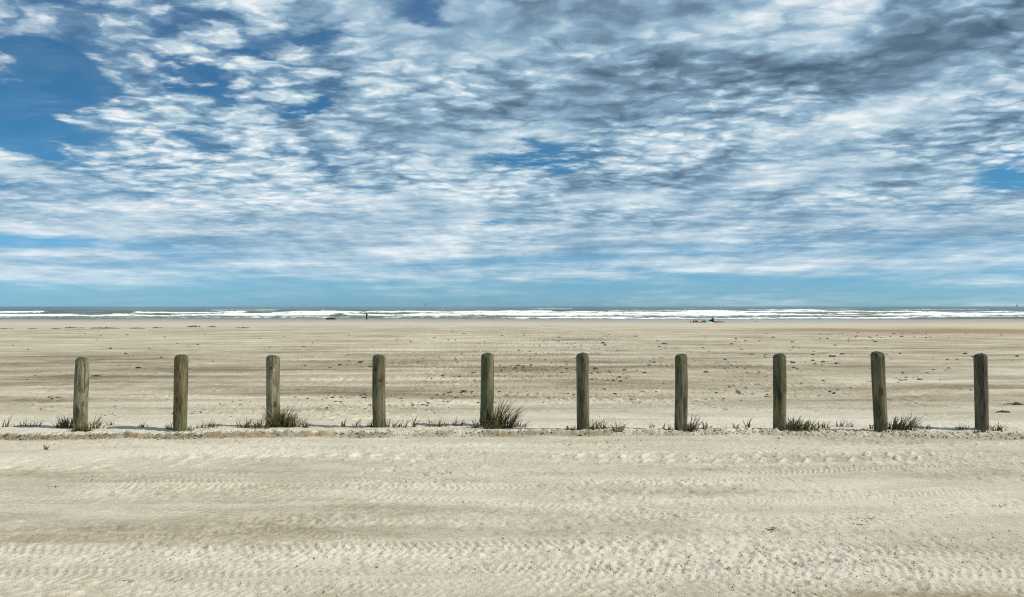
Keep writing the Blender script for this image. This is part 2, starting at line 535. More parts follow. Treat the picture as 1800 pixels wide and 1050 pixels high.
def sand_height(X, Y, want_attr=False):
    X, Y = np.asarray(X, dtype=np.float32), np.asarray(Y, dtype=np.float32)
    x1 = X[:1]
    H = beach_z(Y).astype(np.float32)
    far = sstep(11.0, 16.0, Y)
    # gentle ground swell, drawn out along the track
    H += 0.022 * fbm(X * 0.22, Y * 0.9, 3, 11) * (1 - 0.4 * far)
    H += 0.055 * fbm(X * 0.06, Y * 0.14, 3, 19) * far
    tone = 0.30 + 0.18 * far + (0.25 + 0.09 * far) * fbm(X * 0.16, Y * 0.75, 5, 31, 0.6)
    tone = tone + 0.10 * fbm(X * 0.5, Y * 3.0, 3, 37) * (1 - far)
    streak = fbm(X * 0.11, np.log(np.maximum(Y, 1.0)) * 24.0, 5, 41, 0.6)
    tone = tone + (0.06 + 0.15 * streak) * far
    # ridge of loose sand along the posts
    yf = ridge_foot(x1) + 0.045 * fbm(x1 * 0.9, x1 * 0 + 3.3, 5, 51, .6)
    yy = Y - yf
    crisp = np.clip(0.55 + 0.7 * fbm(x1 * 0.35, x1 * 0 + 7.7, 2, 53) + 0.9 * fbm(x1 * 1.7, x1 * 0 + 2.7, 3, 54) - 0.09 * (x1 - 0.5), 0.08, 1.0)
    wdt = 0.04 + 0.10 * (1 - crisp)
    hr = 0.060 + 0.018 * fbm(x1 * 0.8, x1 * 0 + 1.1, 3, 55)
    prof = sstep(0, 1, yy / wdt) * (1 - sstep(0.55, 2.3, yy))
    lump = np.clip(prof, 0, 1) * (1 - 0.85 * sstep(0.10, 0.30, yy)) * (1 - sstep(.5, 1.0, yy))
    H += hr * prof
    rough = fbm(X * 9, Y * 9, 4, 61, 0.62)
    H += lump * (0.022 * rough + 0.020 * np.abs(fbm(X * 18, Y * 18, 2, 67)))
    # blown sand lying at the ridge foot
    H += 0.018 * np.exp(-(yy + 0.03) ** 2 / 0.02) * np.clip(fbm(x1 * 1.3, x1 * 0 + 9.9, 2, 57) + .2, 0, 1)
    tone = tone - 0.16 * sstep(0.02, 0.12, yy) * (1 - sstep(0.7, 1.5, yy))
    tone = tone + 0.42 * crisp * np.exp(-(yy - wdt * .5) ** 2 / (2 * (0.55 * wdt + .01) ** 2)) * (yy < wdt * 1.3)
    # general fine relief
    loose = np.clip(0.35 + 1.1 * fbm(X * 0.35, Y * 1.6, 3, 71), 0, 1)
    H += (0.006 * fbm(X * 7, Y * 9, 3, 73, 0.6) + 0.0075 * np.maximum(fbm(X * 16, Y * 14, 2, 79), -.15)) * (0.25 + 1.4 * loose ** 1.5) * (1 + 1.3 * far)
    # churned, crumbling patches
    LM = np.zeros_like(H)
    for px, py, rx, ry, a in LOOSE:
        cx, cy = gpt(px, py)
        y0, y1 = float(ground_y(py + ry)), float(ground_y(py - ry))
        rxm, rym, ym = rx / FPX * cy, max((y1 - y0) * .5, .03), (y0 + y1) * .5
        r = np.abs(Y[:, 0] - ym) < 2.6 * rym
        c = np.abs(x1[0] - cx) < 2.2 * rxm
        if not (r.any() and c.any()):
            continue
        ix = np.ix_(r, c)
        LM[ix] = np.maximum(LM[ix], a * np.exp(-((X[ix] - cx) / rxm) ** 2 - ((Y[ix] - ym) / rym) ** 2))
    nb = (Y[:, 0] > 3.0) & (Y[:, 0] < 14.0)
    if nb.any():
        xx, yv = X[nb], Y[nb]
        LM[nb] = np.clip(LM[nb] * (1.0 + 1.2 * fbm(xx * 1.3, yv * 2.6, 3, 74)), 0, 1.2)
        cr = fbm(xx * 13, yv * 12, 2, 75, .7)
        H[nb] += LM[nb] * (0.013 * np.maximum(cr, -.3) + 0.012 * vnoise(xx * 31, yv * 29, 76))
        tone[nb] -= LM[nb] * (0.10 + 0.12 * cr)
    # hollows of old footprints beyond the posts
    fp = fbm(X * 2.6, Y * 2.2, 2, 83)
    dens = sstep(-0.05, 0.35, fbm(X * 0.25, Y * 0.22, 3, 89)) * sstep(0.9, 1.8, yy) * (1 - sstep(40, 90, Y))
    H -= dens * 0.030 * sstep(0.28, 0.5, fp)
    H += dens * 0.022 * sstep(0.08, 0.26, fp) * (1 - sstep(0.28, 0.42, fp))
    # small pits and kicked clods on the road
    pt = vnoise(X * 11, Y * 9, 97)
    dn = sstep(0.0, 0.4, fbm(X * 0.5, Y * 1.4, 3, 101)) * (yy < -0.1)
    H -= dn * 0.013 * sstep(0.36, 0.6, pt)
    H += dn * 0.008 * sstep(0.38, 0.6, -pt)
    # wheel tracks
    for pts, w, pitch, dep, slant, kind, seed, (lo, hi) in TRACKS:
        q = np.array([gpt(*p) for p in pts])
        yc = np.interp(x1, q[:, 0], q[:, 1]) + 0.02 * fbm(x1 * 0.4, x1 * 0 + seed, 2, 200 + seed)
        yc = yc.astype(np.float32)
        t = (Y - yc) / w
        sel = np.abs(t) < 1.1
        if not sel.any():
            continue
        x, y, ts = X[sel], Y[sel], t[sel]
        pat = np.clip(lo + 0.34 + 1.5 * fbm(x * 0.45, y * 1.2 + seed * 5.1, 3, 300 + seed) + 0.5 * fbm(x * 3.1, y * 4.2, 2, 350 + seed), 0, hi)
        inn = 1 - sstep(0.42, 0.52, np.abs(ts))
        berm = np.exp(-(np.abs(ts) - 0.62) ** 2 / 0.012)
        jit = 0.26 * fbm(x * 2.5, y * 4, 3, 400 + seed)
        if kind == 'lug':
            ph = (x - slant * ts * w * 0.9 + np.where(ts > 0, pitch * .45, 0)) / pitch + jit * .45
            f = ph - np.floor(ph)
            lug = sstep(0.0, 0.07, f) * (1 - sstep(0.10, 0.36, f)) * np.clip(.85 + .6 * fbm(x * 5, y * 5, 2, 430 + seed), 0, 1.2) * sstep(0.05, 0.10, np.abs(ts)) * (1 - .5 * sstep(.3, .5, np.abs(ts)))
            add = lug * 1.1 - 0.25
        else:
            ph = (x + slant * np.abs(ts) * w * 0.55) / pitch + jit
            f = ph - np.floor(ph)
            lug = sstep(0.0, 0.16, f) * (1 - sstep(0.45, 0.62, f))
            grv = 1 - 0.8 * np.exp(-(np.abs(ts) - 0.2) ** 2 / 0.0016)
            add = lug * grv - 0.45
        H[sel] += pat * dep * 0.68 * (inn * add * 0.9 + berm * 0.35)
        tone[sel] += pat * (inn * (0.10 - 0.32 * np.clip(lug, 0, 1)) - 0.10 * berm)
    if not want_attr:
        return H
    for px, py, rx, ry, a in DAMP:
        cx, cy = gpt(px, py)
        y0, y1 = float(ground_y(py + ry)), float(ground_y(py - ry))
        rxm = rx / FPX * cy
        rym = max((y1 - y0) * 0.5, 0.02)
        ym = (y0 + y1) * .5
        r = (Y[:, 0] > ym - 3.5 * rym) & (Y[:, 0] < ym + 3.5 * rym)
        if not r.any():
            continue
        c = np.abs(x1[0] - cx) < 3.2 * rxm
        ix = np.ix_(r, c)
        xx, yv = X[ix], Y[ix]
        nx = xx + 0.3 * rxm * fbm(xx * 1.6 / rxm, yv / rym * .8, 3, 500)
        ny = yv + 0.7 * rym * fbm(xx * 3.0 / rxm, yv / rym, 3, 510)
        tone[ix] += (a * .62 if a > 0 and py > 770 else a * .6) * np.exp(-1.1 * (((nx - cx) / rxm) ** 2 + ((ny - ym) / rym) ** 2))
    wetn = 14 * fbm(x1 * 0.02, x1 * 0 + .5, 3, 520)
    wet = sstep(112, 168, Y + wetn)
    tone = tone + (0.30 - tone) * sstep(70, 112, Y + wetn) * 0.8
    brown = np.zeros_like(X)
    for px, py, rx, ry, a in [(1720, 583, 290, 5, .95), (1560, 581, 260, 3.5, .65), (1500, 579, 120, 2.5, .3), (520, 768, 900, 5, .0)]:
        cx, cy = gpt(px, py)
        y0, y1 = float(ground_y(py + ry)), float(ground_y(py - ry))
        brown += a * np.exp(-(((X - cx) / (rx / FPX * cy)) ** 2 + ((Y - cy + (y1 - y0) * .25 * fbm(X * .08, Y * .03, 3, 530)) / ((y1 - y0) * .5)) ** 2))
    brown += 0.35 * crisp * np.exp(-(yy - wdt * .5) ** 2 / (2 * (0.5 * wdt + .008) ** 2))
    return H, np.clip(tone, 0, 1.1), wet, np.clip(brown, 0, 1)


SAND = sand_material()


def build_sand():
    xr = spacing(700.0, 0.0138, 7.2, 1.06)
    xs = np.concatenate([-xr[:0:-1], xr])
    yb = -spacing(60.0, 0.05, 0.8, 1.15)[::-1] + 3.6                 # behind and under the camera
    ya = [3.6]
    while ya[-1] < 235.0:
        y = ya[-1]
        st = 0.0125 + 0.0022 * (y - 3.6)
        if y > 9.8:
            st = 0.018 + 0.0062 * max(0, y - 11.2) ** 1.35
        ya.append(y + st)
    ys = np.concatenate([yb[:-1], ya])
    X, Y = np.meshgrid(xs, ys)
    H, tone, wet, brown = sand_height(X, Y, True)
    # the road ends at the foot of the ridge: bend the grid rows onto that line
    split = int(np.searchsorted(ys, 10.02))
    at = {'tone': tone, 'wet': wet, 'brown': brown}
    a = grid_obj('sand_road', xs, X, Y, H, 0, split + 1, SAND, at)
    b = grid_obj('beach', xs, X, Y, H, split, len(ys), SAND, at)
    for o, l in ((a, 'pale sand road with tyre tracks'), (b, 'flat sandy beach behind the posts')):
        o['kind'] = 'structure'
        o['label'] = l
    print('sand verts', X.shape, flush=True)


build_sand()


def ground_lookup():
    """heights read from the finished sand meshes"""
    dg = []
    for nm in ('sand_road', 'beach'):
        me = bpy.data.objects[nm].data
        co = np.empty(len(me.vertices) * 3, dtype=np.float32)
        me.vertices.foreach_get('co', co)
        dg.append(co.reshape(-1, 3))
    co = np.concatenate(dg)
    nx = int(np.sum(np.abs(co[:, 1] - co[0, 1]) < 1e-6))
    g = co.reshape(-1, nx, 3)
    xs, ys = g[0, :, 0], g[:, 0, 1]
    Z = g[:, :, 2]
    o = np.argsort(ys, kind='stable')
    ys, Z = ys[o], Z[o]

    def look(x, y):
        j = min(max(int(np.searchsorted(xs, x)), 0), len(xs) - 1)
        i = min(max(int(np.searchsorted(ys, y)), 0), len(ys) - 1)
        return float(Z[i, j])
    return look


LOOK = ground_lookup()
zat = LOOK


# ------------------------------------------------------------------ sea
def build_sea():
    m, g, b = new_mat('sea_water')
    co = g.n('ShaderNodeTexCoord').outputs['Object']
    foam = attr(g, 'foam')
    shal = attr(g, 'shallow')
    wc = g.mix(shal, (0.050, 0.092, 0.078), (0.145, 0.150, 0.100))
    fn = g.noise(g.mapping(co, scale=(0.25, 0.5, 1)), 1.4, 8, 0.65)
    ff = g.math('ADD', foam, g.math('MULTIPLY', g.math('SUBTRACT', fn, 0.5), 1.5))
    fm = g.mapr(ff, 0.42, 0.80, 0, 1, True)
    thin = g.mix(g.noise(g.mapping(co, scale=(0.12, 0.9, 1)), 1.0, 6, 0.65), (0.42, 0.44, 0.40), (0.88, 0.89, 0.885))
    g.put(b.inputs['Base Color'], g.mix(fm, wc, g.mix(g.mapr(ff, .6, 1.15, 0, 1), thin, (0.86, 0.875, 0.87))))
    g.put(b.inputs['Roughness'], g.mapr(fm, 0, 1, 0.22, 0.85))
    b.inputs['IOR'].default_value = 1.33
    g.put(b.inputs['Specular IOR Level'], g.mapr(fm, 0, 1, 0.12, 0.04))
    h = g.math('ADD', g.noise(g.mapping(co, scale=(0.35, 1.0, 1)), 0.55, 8, 0.6), g.math('MULTIPLY', g.math('MULTIPLY', fm, fn), 0.6))
    bump(g, b, h, 0.9, 0.6)

    xr = spacing(40000.0, 1.1, 150.0, 1.08)
    xs = np.concatenate([-xr[:0:-1], xr])
    ya = [180.0]
    while ya[-1] < 60000.0:
        y = ya[-1]
        ya.append(y + (0.5 if y < 330 else 0.5 * (y / 330.0) ** 2.8))
    ys = np.array(ya)
    X, Y = np.meshgrid(xs.astype(np.float32), ys.astype(np.float32))
    near = 1 - sstep(700, 1600, Y)
    Z = SEA_Z + near * (0.10 * fbm(X * 0.03, Y * 0.12, 4, 611) + 0.05 * fbm(X * 0.2, Y * 0.5, 3, 617))
    calm = sstep(186, 205, Y)
    Z = SEA_Z + (Z - SEA_Z) * (0.25 + 0.75 * calm)
    foam = np.zeros_like(X)
    # breakers: (row px at crest base, x range px, height m, length m, foam amount, broken patch bias, seed)
    BR = [(559.0, -300, 2100, .34, 5.0, .55, .10, 1), (556.0, -400, 900, .75, 8.0, 1.0, .42, 2), (555.2, 700, 2200, .75, 8.0, 1.0, .6, 3),
          (552.6, 780, 2300, .70, 8.0, 1.0, .4, 4), (551.0, -400, 700, .85, 9.0, 1.0, .2, 5), (550.2, 560, 1350, .8, 9.0, 1.0, .5, 6),
          (549.2, 1150, 2300, .7, 9.0, .9, .4, 7), (547.6, 830, 1500, .85, 11.0, 1.0, .45, 8), (546.4, -400, 700, .6, 12.0, .8, -.22, 9),
          (545.6, 1280, 1480, .95, 13.0, 1.0, .5, 10), (545.3, 1500, 2300, .7, 13.0, .8, -.08, 11), (544.2, 700, 2200, .7, 16.0, .8, -.25, 12),
          (543.2, -400, 2300, .7, 22.0, .7, -.42, 13), (557.6, 0, 2000, .4, 5.0, .6, .02, 14), (560.6, 760, 2300, .34, 4.5, 1.0, .34, 15), (560.9, -300, 260, .3, 4.5, .9, .1, 16), (554.0, -300, 2300, .5, 6.0, .8, .0, 17)]
    for py, x0, x1, hgt, L, fa, bias, sd in BR:
        yc0 = 1412.0 * 3.11 / (py - HORY)
        xa, xb = (x0 - 900) / FPX * yc0, (x1 - 900) / FPX * yc0
        rows = (ys > yc0 - 6 * L - 20) & (ys < yc0 + 8 * L + 20)
        x, y = X[:1], Y[rows]
        yc = yc0 + 7 * vnoise(x * 0.012, x * 0 + sd, 700 + sd) + 1.6 * fbm(x * 0.06, x * 0 + sd, 3, 720 + sd)
        ends = sstep(xa, xa + 25, x) * (1 - sstep(xb - 25, xb, x))
        amp = ends * np.clip(0.85 + 0.9 * fbm(x * 0.03, x * 0 + 2.2 * sd, 3, 740 + sd), 0.1, 1.25)
        s = (y - yc) / L
        prof = np.where(s < 0, np.exp(-(s / 0.16) ** 2), np.exp(-(s / 0.75) ** 2))
        Z[rows] += hgt * amp * prof
        brk = sstep(-.16, .16, fbm(x * 0.013, x * 0 + 5.5 * sd, 5, 760 + sd, .55) + bias) * ends
        body = np.where(s < 0, np.exp(-(s / 0.30) ** 2), np.exp(-(s / 0.26) ** 2))
        trail = sstep(-0.1, 0.1, s) * np.exp(-np.maximum(s, 0) / 0.8) * 0.36
        foam[rows] = np.maximum(foam[rows], fa * brk * np.clip(body + trail, 0, 1))
        Z[rows] += brk * body * 0.14 * fbm(X[rows] * 0.8, y * 0.8, 2, 780 + sd)
    # wash running up the sand
    edge = SHORE_Y + 2.2 * fbm(X[:60] * 0.03, X[:60] * 0, 3, 801)
    e = np.abs(Y[:60] - edge)
    foam[:60] = np.maximum(foam[:60], 0.62 * np.exp(-(e / 0.9) ** 2))
    side = sstep(-20, 60, X * 250.0 / np.maximum(Y, 1))
    foam += 0.30 * np.clip(fbm(X * 0.03, Y * 0.10, 4, 811) + 0.05 + .12 * side, 0, 1) * sstep(195, 215, Y) * (1 - sstep(330, 520, Y))
    foam += 0.8 * sstep(.62, .75, vnoise(X * 0.05, Y * 0.02, 823)) * sstep(380, 500, Y) * (1 - sstep(900, 1500, Y))
    shal = np.clip(1 - sstep(205, 620, Y), 0, 1) * 0.85
    o = grid_obj('sea', xs, X, Y, Z, 0, len(ys), m, {'foam': foam, 'shallow': shal})
    o['kind'] = 'structure'
    o['label'] = 'grey green sea with white breakers'
    print('sea verts', X.shape, flush=True)


build_sea()


# ------------------------------------------------------------------ posts
def wood_material(name, light, dark, algae, warm, seed, top):
    m, g, b = new_mat(name)
    co = g.n('ShaderNodeTexCoord').outputs['Object']
    co = g.vmath('ADD', co, (seed * 1.7, seed * 0.9, seed * 0.31))
    z = g.sep(g.n('ShaderNodeTexCoord').outputs['Object'])[2]
    warp = g.vmath('SCALE', g.vmath('SUBTRACT', g.noise(co, 5.0, 3, 0.5, out=1), (0.5, 0.5, 0.5)), scale=0.06)
    cw = g.vmath('ADD', co, warp)
    s1 = g.noise(g.mapping(cw, scale=(1, 1, 0.07)), 46.0, 6, 0.6)
    s2 = g.noise(g.mapping(cw, scale=(1, 1, 0.22)), 11.0, 5, 0.6)
    s3 = g.noise(co, 4.0, 4, 0.55)
    t = g.math('ADD', g.math('MULTIPLY', s1, 0.55), g.math('MULTIPLY', s2, 0.6))
    c = g.mix(g.mapr(t, 0.44, 0.72, 0, 1), dark, light)
    c = g.mix(g.mapr(s3, 0.5, 0.68, 0, warm), c, (0.19, 0.125, 0.06))
    al = g.math('ADD', g.mapr(z, 0.22, 0.02, 0, 0.75), g.mapr(z, 0.75, 1.05, 0, 0.45))
    al = g.math('MULTIPLY', g.math('ADD', al, 0.35), g.mapr(g.noise(g.mapping(co, scale=(1, 1, .3)), 9.0, 5, 0.6), 0.40, 0.66, 0, 1.0))
    c = g.mix(g.math('MULTIPLY', al, algae, clamp=True), c, (0.075, 0.10, 0.035))
    c = g.mix(g.mapr(z, top - .055, top - .012, 0, .75), c, (0.05, 0.056, 0.032))
    crack = g.noise(g.mapping(cw, scale=(1, 1, 0.045)), 60.0, 3, 0.5)
    c = g.mix(g.mapr(crack, 0.60, 0.68, 0, 0.6), c, (0.022, 0.02, 0.014))
    g.put(b.inputs['Base Color'], c)
    b.inputs['Roughness'].default_value = 0.9
    b.inputs['Specular IOR Level'].default_value = 0.15
    h = g.math('SUBTRACT', t, g.mapr(crack, 0.62, 0.72, 0, 0.8))
    bump(g, b, h, 1.0, 0.022)
    return m


KNOT = simple_mat('knot_wood', (0.065, 0.043, 0.026), 0.9, 0.5, 60.0)
# base x, base row, top x, top row, width px, light, dark, algae, warm, label
POSTS = [
    (142, 755, 145, 629, 26.5, (0.330, 0.300, 0.197), (0.062, 0.060, 0.039), .5, 0.15, 'pale grey-green weathered wooden post, leftmost of the row'),
    (317, 759, 318, 624, 26, (0.227, 0.187, 0.107), (0.054, 0.044, 0.022), .9, 0.40, 'brown-stained wooden post with a round knot, second from the left'),
    (481.5, 751, 479.5, 625, 24.5, (0.339, 0.304, 0.197), (0.066, 0.060, 0.038), .6, 0.35, 'pale wooden post behind the thick dark grass tuft, third from the left'),
    (667, 752, 666.5, 624, 23, (0.199, 0.177, 0.112), (0.038, 0.038, 0.025), .9, 0.40, 'dark green-brown wooden post standing in sparse grass, fourth from the left'),
    (854.5, 750, 857, 621, 23, (0.191, 0.187, 0.107), (0.035, 0.041, 0.025), 1.2, 0.10, 'mossy green wooden post beside the tallest bushy tuft, fifth from the left'),
    (1025, 756, 1023, 621, 22.5, (0.211, 0.190, 0.124), (0.041, 0.041, 0.029), .8, 0.15, 'grey-green wooden post with wavy grain, sixth from the left'),
    (1196.5, 757, 1197.5, 623, 22.5, (0.224, 0.203, 0.133), (0.044, 0.046, 0.031), .8, 0.10, 'straight grey-green wooden post, fourth from the right'),
    (1371, 758, 1369.5, 622, 24, (0.195, 0.171, 0.101), (0.031, 0.031, 0.021), 1.0, 0.40, 'dark olive wooden post left of a dense low tuft, third from the right'),
    (1548, 757, 1543, 619, 25.5, (0.191, 0.169, 0.105), (0.033, 0.031, 0.022), .9, 0.20, 'dark wooden post leaning slightly left, second from the right'),
    (1726.5, 756, 1723, 622, 26, (0.176, 0.156, 0.110), (0.031, 0.029, 0.027), .4, 0.05, 'dark grey wooden post, rightmost of the row'),
]
POST_XY = []


def build_post(i, spec):
    bx, by, tx, ty, wpx, light, dark, algae, warm, label = spec
    y = FPX * (CAMH - 0.065) / (by - HORY)
    x = (bx - 900) / FPX * y
    lo, hi = y - .6, y + .8
    for _ in range(24):                                    # slide along the sight line onto the sand
        y = (lo + hi) / 2
        x = (bx - 900) / FPX * y
        zb = zat(x, y - .085)
        if CAMH - zb > (by - HORY) / FPX * (y - .085):
            lo = y
        else:
            hi = y
    ztop = CAMH - (ty - HORY) / FPX * y
    xtop = (tx - 900) / FPX * y
    cosv = math.cos(math.atan((bx - 900) / FPX))
    rad = wpx * 0.5 / FPX * y * cosv * 0.985
    Ht = ztop - zb
    rs = np.random.RandomState(40 + i)
    ns = 40
    zs = list(np.linspace(-0.25, Ht - 0.05, 46)) + [Ht - 0.036, Ht - 0.024, Ht - 0.014, Ht - 0.006, Ht - 0.001, Ht + 0.002]
    prof = [1.0] * 46 + [0.96, 0.89, 0.79, 0.62, 0.40, 0.12]
    cracks = [(rs.rand() * 6.283, rs.uniform(.02, .045), rs.uniform(0.15, Ht), rs.uniform(.12, .5)) for _ in range(6)]
    F = []
    ph = rs.rand() * 50
    A, Zg = np.meshgrid(2 * np.pi * np.arange(ns) / ns, np.array(zs))
    n = fbm(np.cos(A) * 1.1 + ph, np.sin(A) * 1.1 + Zg * 1.3, 3, 900 + i)
    rr = rad * np.array(prof)[:, None] * (1 + 0.06 * n)
    for ca, cw, cz, cl in cracks:
        da = (A - ca + np.pi) % (2 * np.pi) - np.pi
        rr -= rad * 0.13 * np.exp(-(da / (cw * 2.2)) ** 2) * np.clip(1 - ((Zg - cz) / cl) ** 2, 0, 1)
    tt = Zg / Ht
    bend = 0.006 * np.sin(tt * 3.0 + ph)
    chip = np.where(Zg > Ht - .05, 0.010 * n + 0.003 * np.cos(A - ph), 0)
    V = np.stack([rr * np.cos(A) + (xtop - x) * tt + bend, rr * np.sin(A) + bend * .5, Zg + chip], -1).reshape(-1, 3).tolist()
    nr = len(zs)
    for j in range(nr - 1):
        for k in range(ns):
            k2 = (k + 1) % ns
            F.append((j * ns + k, j * ns + k2, (j + 1) * ns + k2, (j + 1) * ns + k))
    F.append(tuple((nr - 1) * ns + k for k in range(ns)))
    mat = wood_material('weathered_wood_%d' % i, light, dark, algae, warm, i * 3.1 + 1, Ht)
    o = mesh_obj('wooden_post', V, F, mat)
    o.location = (x, y, zb)
    tag(o, label, 'post', 'wooden posts along the edge of the beach')
    POST_XY.append((x, y))
    # knots that show on some of the posts
    for (kz, ka, ks) in {1: [(.41, -95, .030)], 2: [(.30, -60, .028), (.78, -85, .016)], 5: [(.52, -110, .02)], 8: [(.50, -100, .042)], 3: [(.62, -70, .016)]}.get(i, []):
        KV, KF = [], []
        aa = R(ka)
        t = kz / Ht
        for q, (rr, oo) in enumerate([(1.25, -.004), (1.0, .004), (.75, .006), (.45, .002), (.12, .004)]):
            for k in range(16):
                th = 2 * math.pi * k / 16
                u, w = ks * rr * math.cos(th) * .75, ks * rr * math.sin(th) * 1.25
                a2 = aa + u / rad
                KV.append(((rad + oo) * math.cos(a2) + (xtop - x) * t, (rad + oo) * math.sin(a2), kz + w))
        for q in range(4):
            for k in range(16):
                KF.append((q * 16 + k, q * 16 + (k + 1) % 16, (q + 1) * 16 + (k + 1) % 16, (q + 1) * 16 + k))
        KF.append(tuple(64 + k for k in range(16)))
        mesh_obj('knot', KV, KF, KNOT, o)


for i, sp in enumerate(POSTS):
    build_post(i, sp)


# ------------------------------------------------------------------ grass tufts
def grass_material(name, c0, c1):
    m, g, b = new_mat(name)
    co = g.n('ShaderNodeTexCoord').outputs['Object']
    n = g.noise(co, 26.0, 3, 0.6)
    rnd = attr(g, 'tip')
    hue = attr(g, 'hue')
    c = g.mix(g.mapr(n, .35, .65, 0, 1), c0, c1)
    c = g.mix(g.mapr(hue, .5, 1.0, 0, .8), c, (0.20, 0.155, 0.075))
    c = g.mix(g.mapr(rnd, .35, 1.0, 0, .8), c, (0.30, 0.24, 0.125))
    g.put(b.inputs['Base Color'], c)
    b.inputs['Roughness'].default_value = 0.7
    b.inputs['Specular IOR Level'].default_value = 0.2
    return m


G_DARK = grass_material('dark_grass', (0.042, 0.052, 0.017), (0.14, 0.145, 0.048))
G_BROWN = grass_material('brown_grass', (0.060, 0.048, 0.022), (0.125, 0.105, 0.045))
G_OLIVE = grass_material('olive_grass', (0.055, 0.062, 0.022), (0.15, 0.135, 0.055))

# x, base row, width px, height px, blades, lean (right +), kind, label
TUFTS = [
    (12, 751, 22, 26, 9, .3, 'o', 'sparse short grass at the far left edge of the ridge'),
    (32, 750, 14, 16, 5, .4, 'o', 'few grass shoots near the left edge, left of the first post'),
    (55, 750, 32, 22, 14, .5, 'o', 'row of short slanting shoots left of the first post'),
    (116, 752, 30, 27, 46, .1, 'd', 'dense dark grass tuft hugging the left of the first post'),
    (143, 758, 34, 22, 55, .0, 'd', 'dark grass growing in front of the foot of the first post'),
    (168, 753, 26, 30, 20, .5, 'o', 'loose slanting tuft just right of the first post'),
    (197, 747, 20, 10, 6, .3, 'o', 'tiny pair of shoots right of the first post'),
    (251, 751, 16, 13, 12, .3, 'd', 'tiny dark tuft midway between the first and second posts'),
    (298, 755, 14, 18, 10, .2, 'o', 'small tuft touching the left of the second post'),
    (333, 757, 12, 14, 10, .3, 'd', 'small dark tuft touching the right of the second post'),
    (363, 752, 36, 20, 26, .3, 'd', 'low spreading tuft right of the second post'),
    (436, 752, 34, 24, 34, .2, 'd', 'low spreading tuft left of the third post'),
    (460, 753, 24, 30, 22, .1, 'o', 'upright tuft close to the left of the third post'),
    (492, 751, 40, 46, 120, .15, 'd', 'thick dark bushy tuft in front of the third post'),
    (520, 751, 30, 34, 28, .3, 'o', 'medium tuft right of the thick bushy one at the third post'),
    (537, 752, 12, 28, 9, .15, 'o', 'thin upright shoots at the right end of the third post grass'),
    (604, 749, 7, 20, 4, .1, 'd', 'single dark upright shoot left of the fourth post'),
    (625, 749, 18, 18, 8, .7, 'o', 'two slanting shoots left of the fourth post'),
    (650, 751, 14, 20, 12, .4, 'o', 'small tuft touching the left of the fourth post'),
    (688, 751, 26, 22, 20, .4, 'o', 'low tuft just right of the fourth post'),
    (711, 752, 22, 22, 12, .7, 'o', 'slanting shoots a little right of the fourth post'),
    (728, 750, 12, 28, 7, .5, 'd', 'taller slanting shoots between the fourth and fifth posts'),
    (768, 749, 36, 22, 28, .4, 'd', 'dark low tuft midway between the fourth and fifth posts'),
    (801, 749, 22, 20, 10, .5, 'o', 'thin shoots left of the fifth post'),
    (836, 752, 14, 24, 14, -.1, 'd', 'upright tuft touching the left of the fifth post'),
    (876, 752, 46, 56, 95, .45, 'b', 'tallest bushy brown-green tuft, right of the fifth post'),
    (868, 754, 30, 20, 40, .2, 'd', 'low dark grass at the right foot of the fifth post'),
    (908, 751, 28, 24, 24, .5, 'b', 'low brown tuft right of the tallest bushy one'),
    (1004, 757, 18, 13, 14, .1, 'o', 'low tuft touching the left of the sixth post'),
    (1050, 755, 26, 24, 34, .2, 'd', 'dark low tuft right of the sixth post'),
    (1085, 755, 30, 20, 22, .4, 'o', 'loose low tuft further right of the sixth post'),
    (1146, 752, 12, 18, 5, .0, 'o', 'upright forked shoots left of the seventh post'),
    (1168, 756, 16, 13, 8, .2, 'd', 'tiny dark shoots left of the seventh post'),
    (1181, 756, 10, 14, 7, .1, 'o', 'small tuft almost touching the left of the seventh post'),
    (1214, 758, 22, 36, 30, .5, 'b', 'tall loose brown tuft right of the seventh post'),
    (1240, 755, 16, 20, 12, .2, 'b', 'small brown tuft beyond the tall one at the seventh post'),
    (1294, 752, 10, 12, 4, .2, 'o', 'tiny shoots between the seventh and eighth posts'),
    (1315, 752, 10, 20, 5, .1, 'd', 'upright shoots left of the eighth post'),
    (1397, 757, 40, 30, 80, .3, 'd', 'dense low dark tuft right of the eighth post'),
    (1422, 757, 28, 26, 30, .4, 'd', 'second dense tuft right of the eighth post'),
    (1448, 753, 20, 18, 12, .3, 'o', 'thin tuft beyond the dense grass at the eighth post'),
    (1478, 750, 26, 18, 9, .3, 'o', 'thin bent shoots midway between the eighth and ninth posts'),
    (1498, 751, 12, 14, 5, .0, 'o', 'few shoots nearer the ninth post on its left'),
    (1530, 754, 10, 18, 8, .1, 'o', 'small tuft touching the left of the ninth post'),
    (1580, 757, 52, 36, 70, .65, 'd', 'wide tuft swept to the right beside the ninth post'),
    (1600, 752, 16, 34, 10, 1.2, 'o', 'long shoots bent over to the right beside the ninth post'),
    (1626, 755, 20, 18, 12, .4, 'o', 'small tuft right of the swept one at the ninth post'),
    (1692, 755, 18, 18, 14, .0, 'o', 'low tuft left of the tenth post'),
    (1724, 760, 30, 12, 34, .0, 'd', 'short dark grass in front of the foot of the tenth post'),
    (1754, 757, 24, 20, 20, .2, 'd', 'low dark tuft right of the tenth post'),
    (80, 791, 12, 16, 5, .2, 'b', 'lone dry sprig on the sand road below the first post'),
]


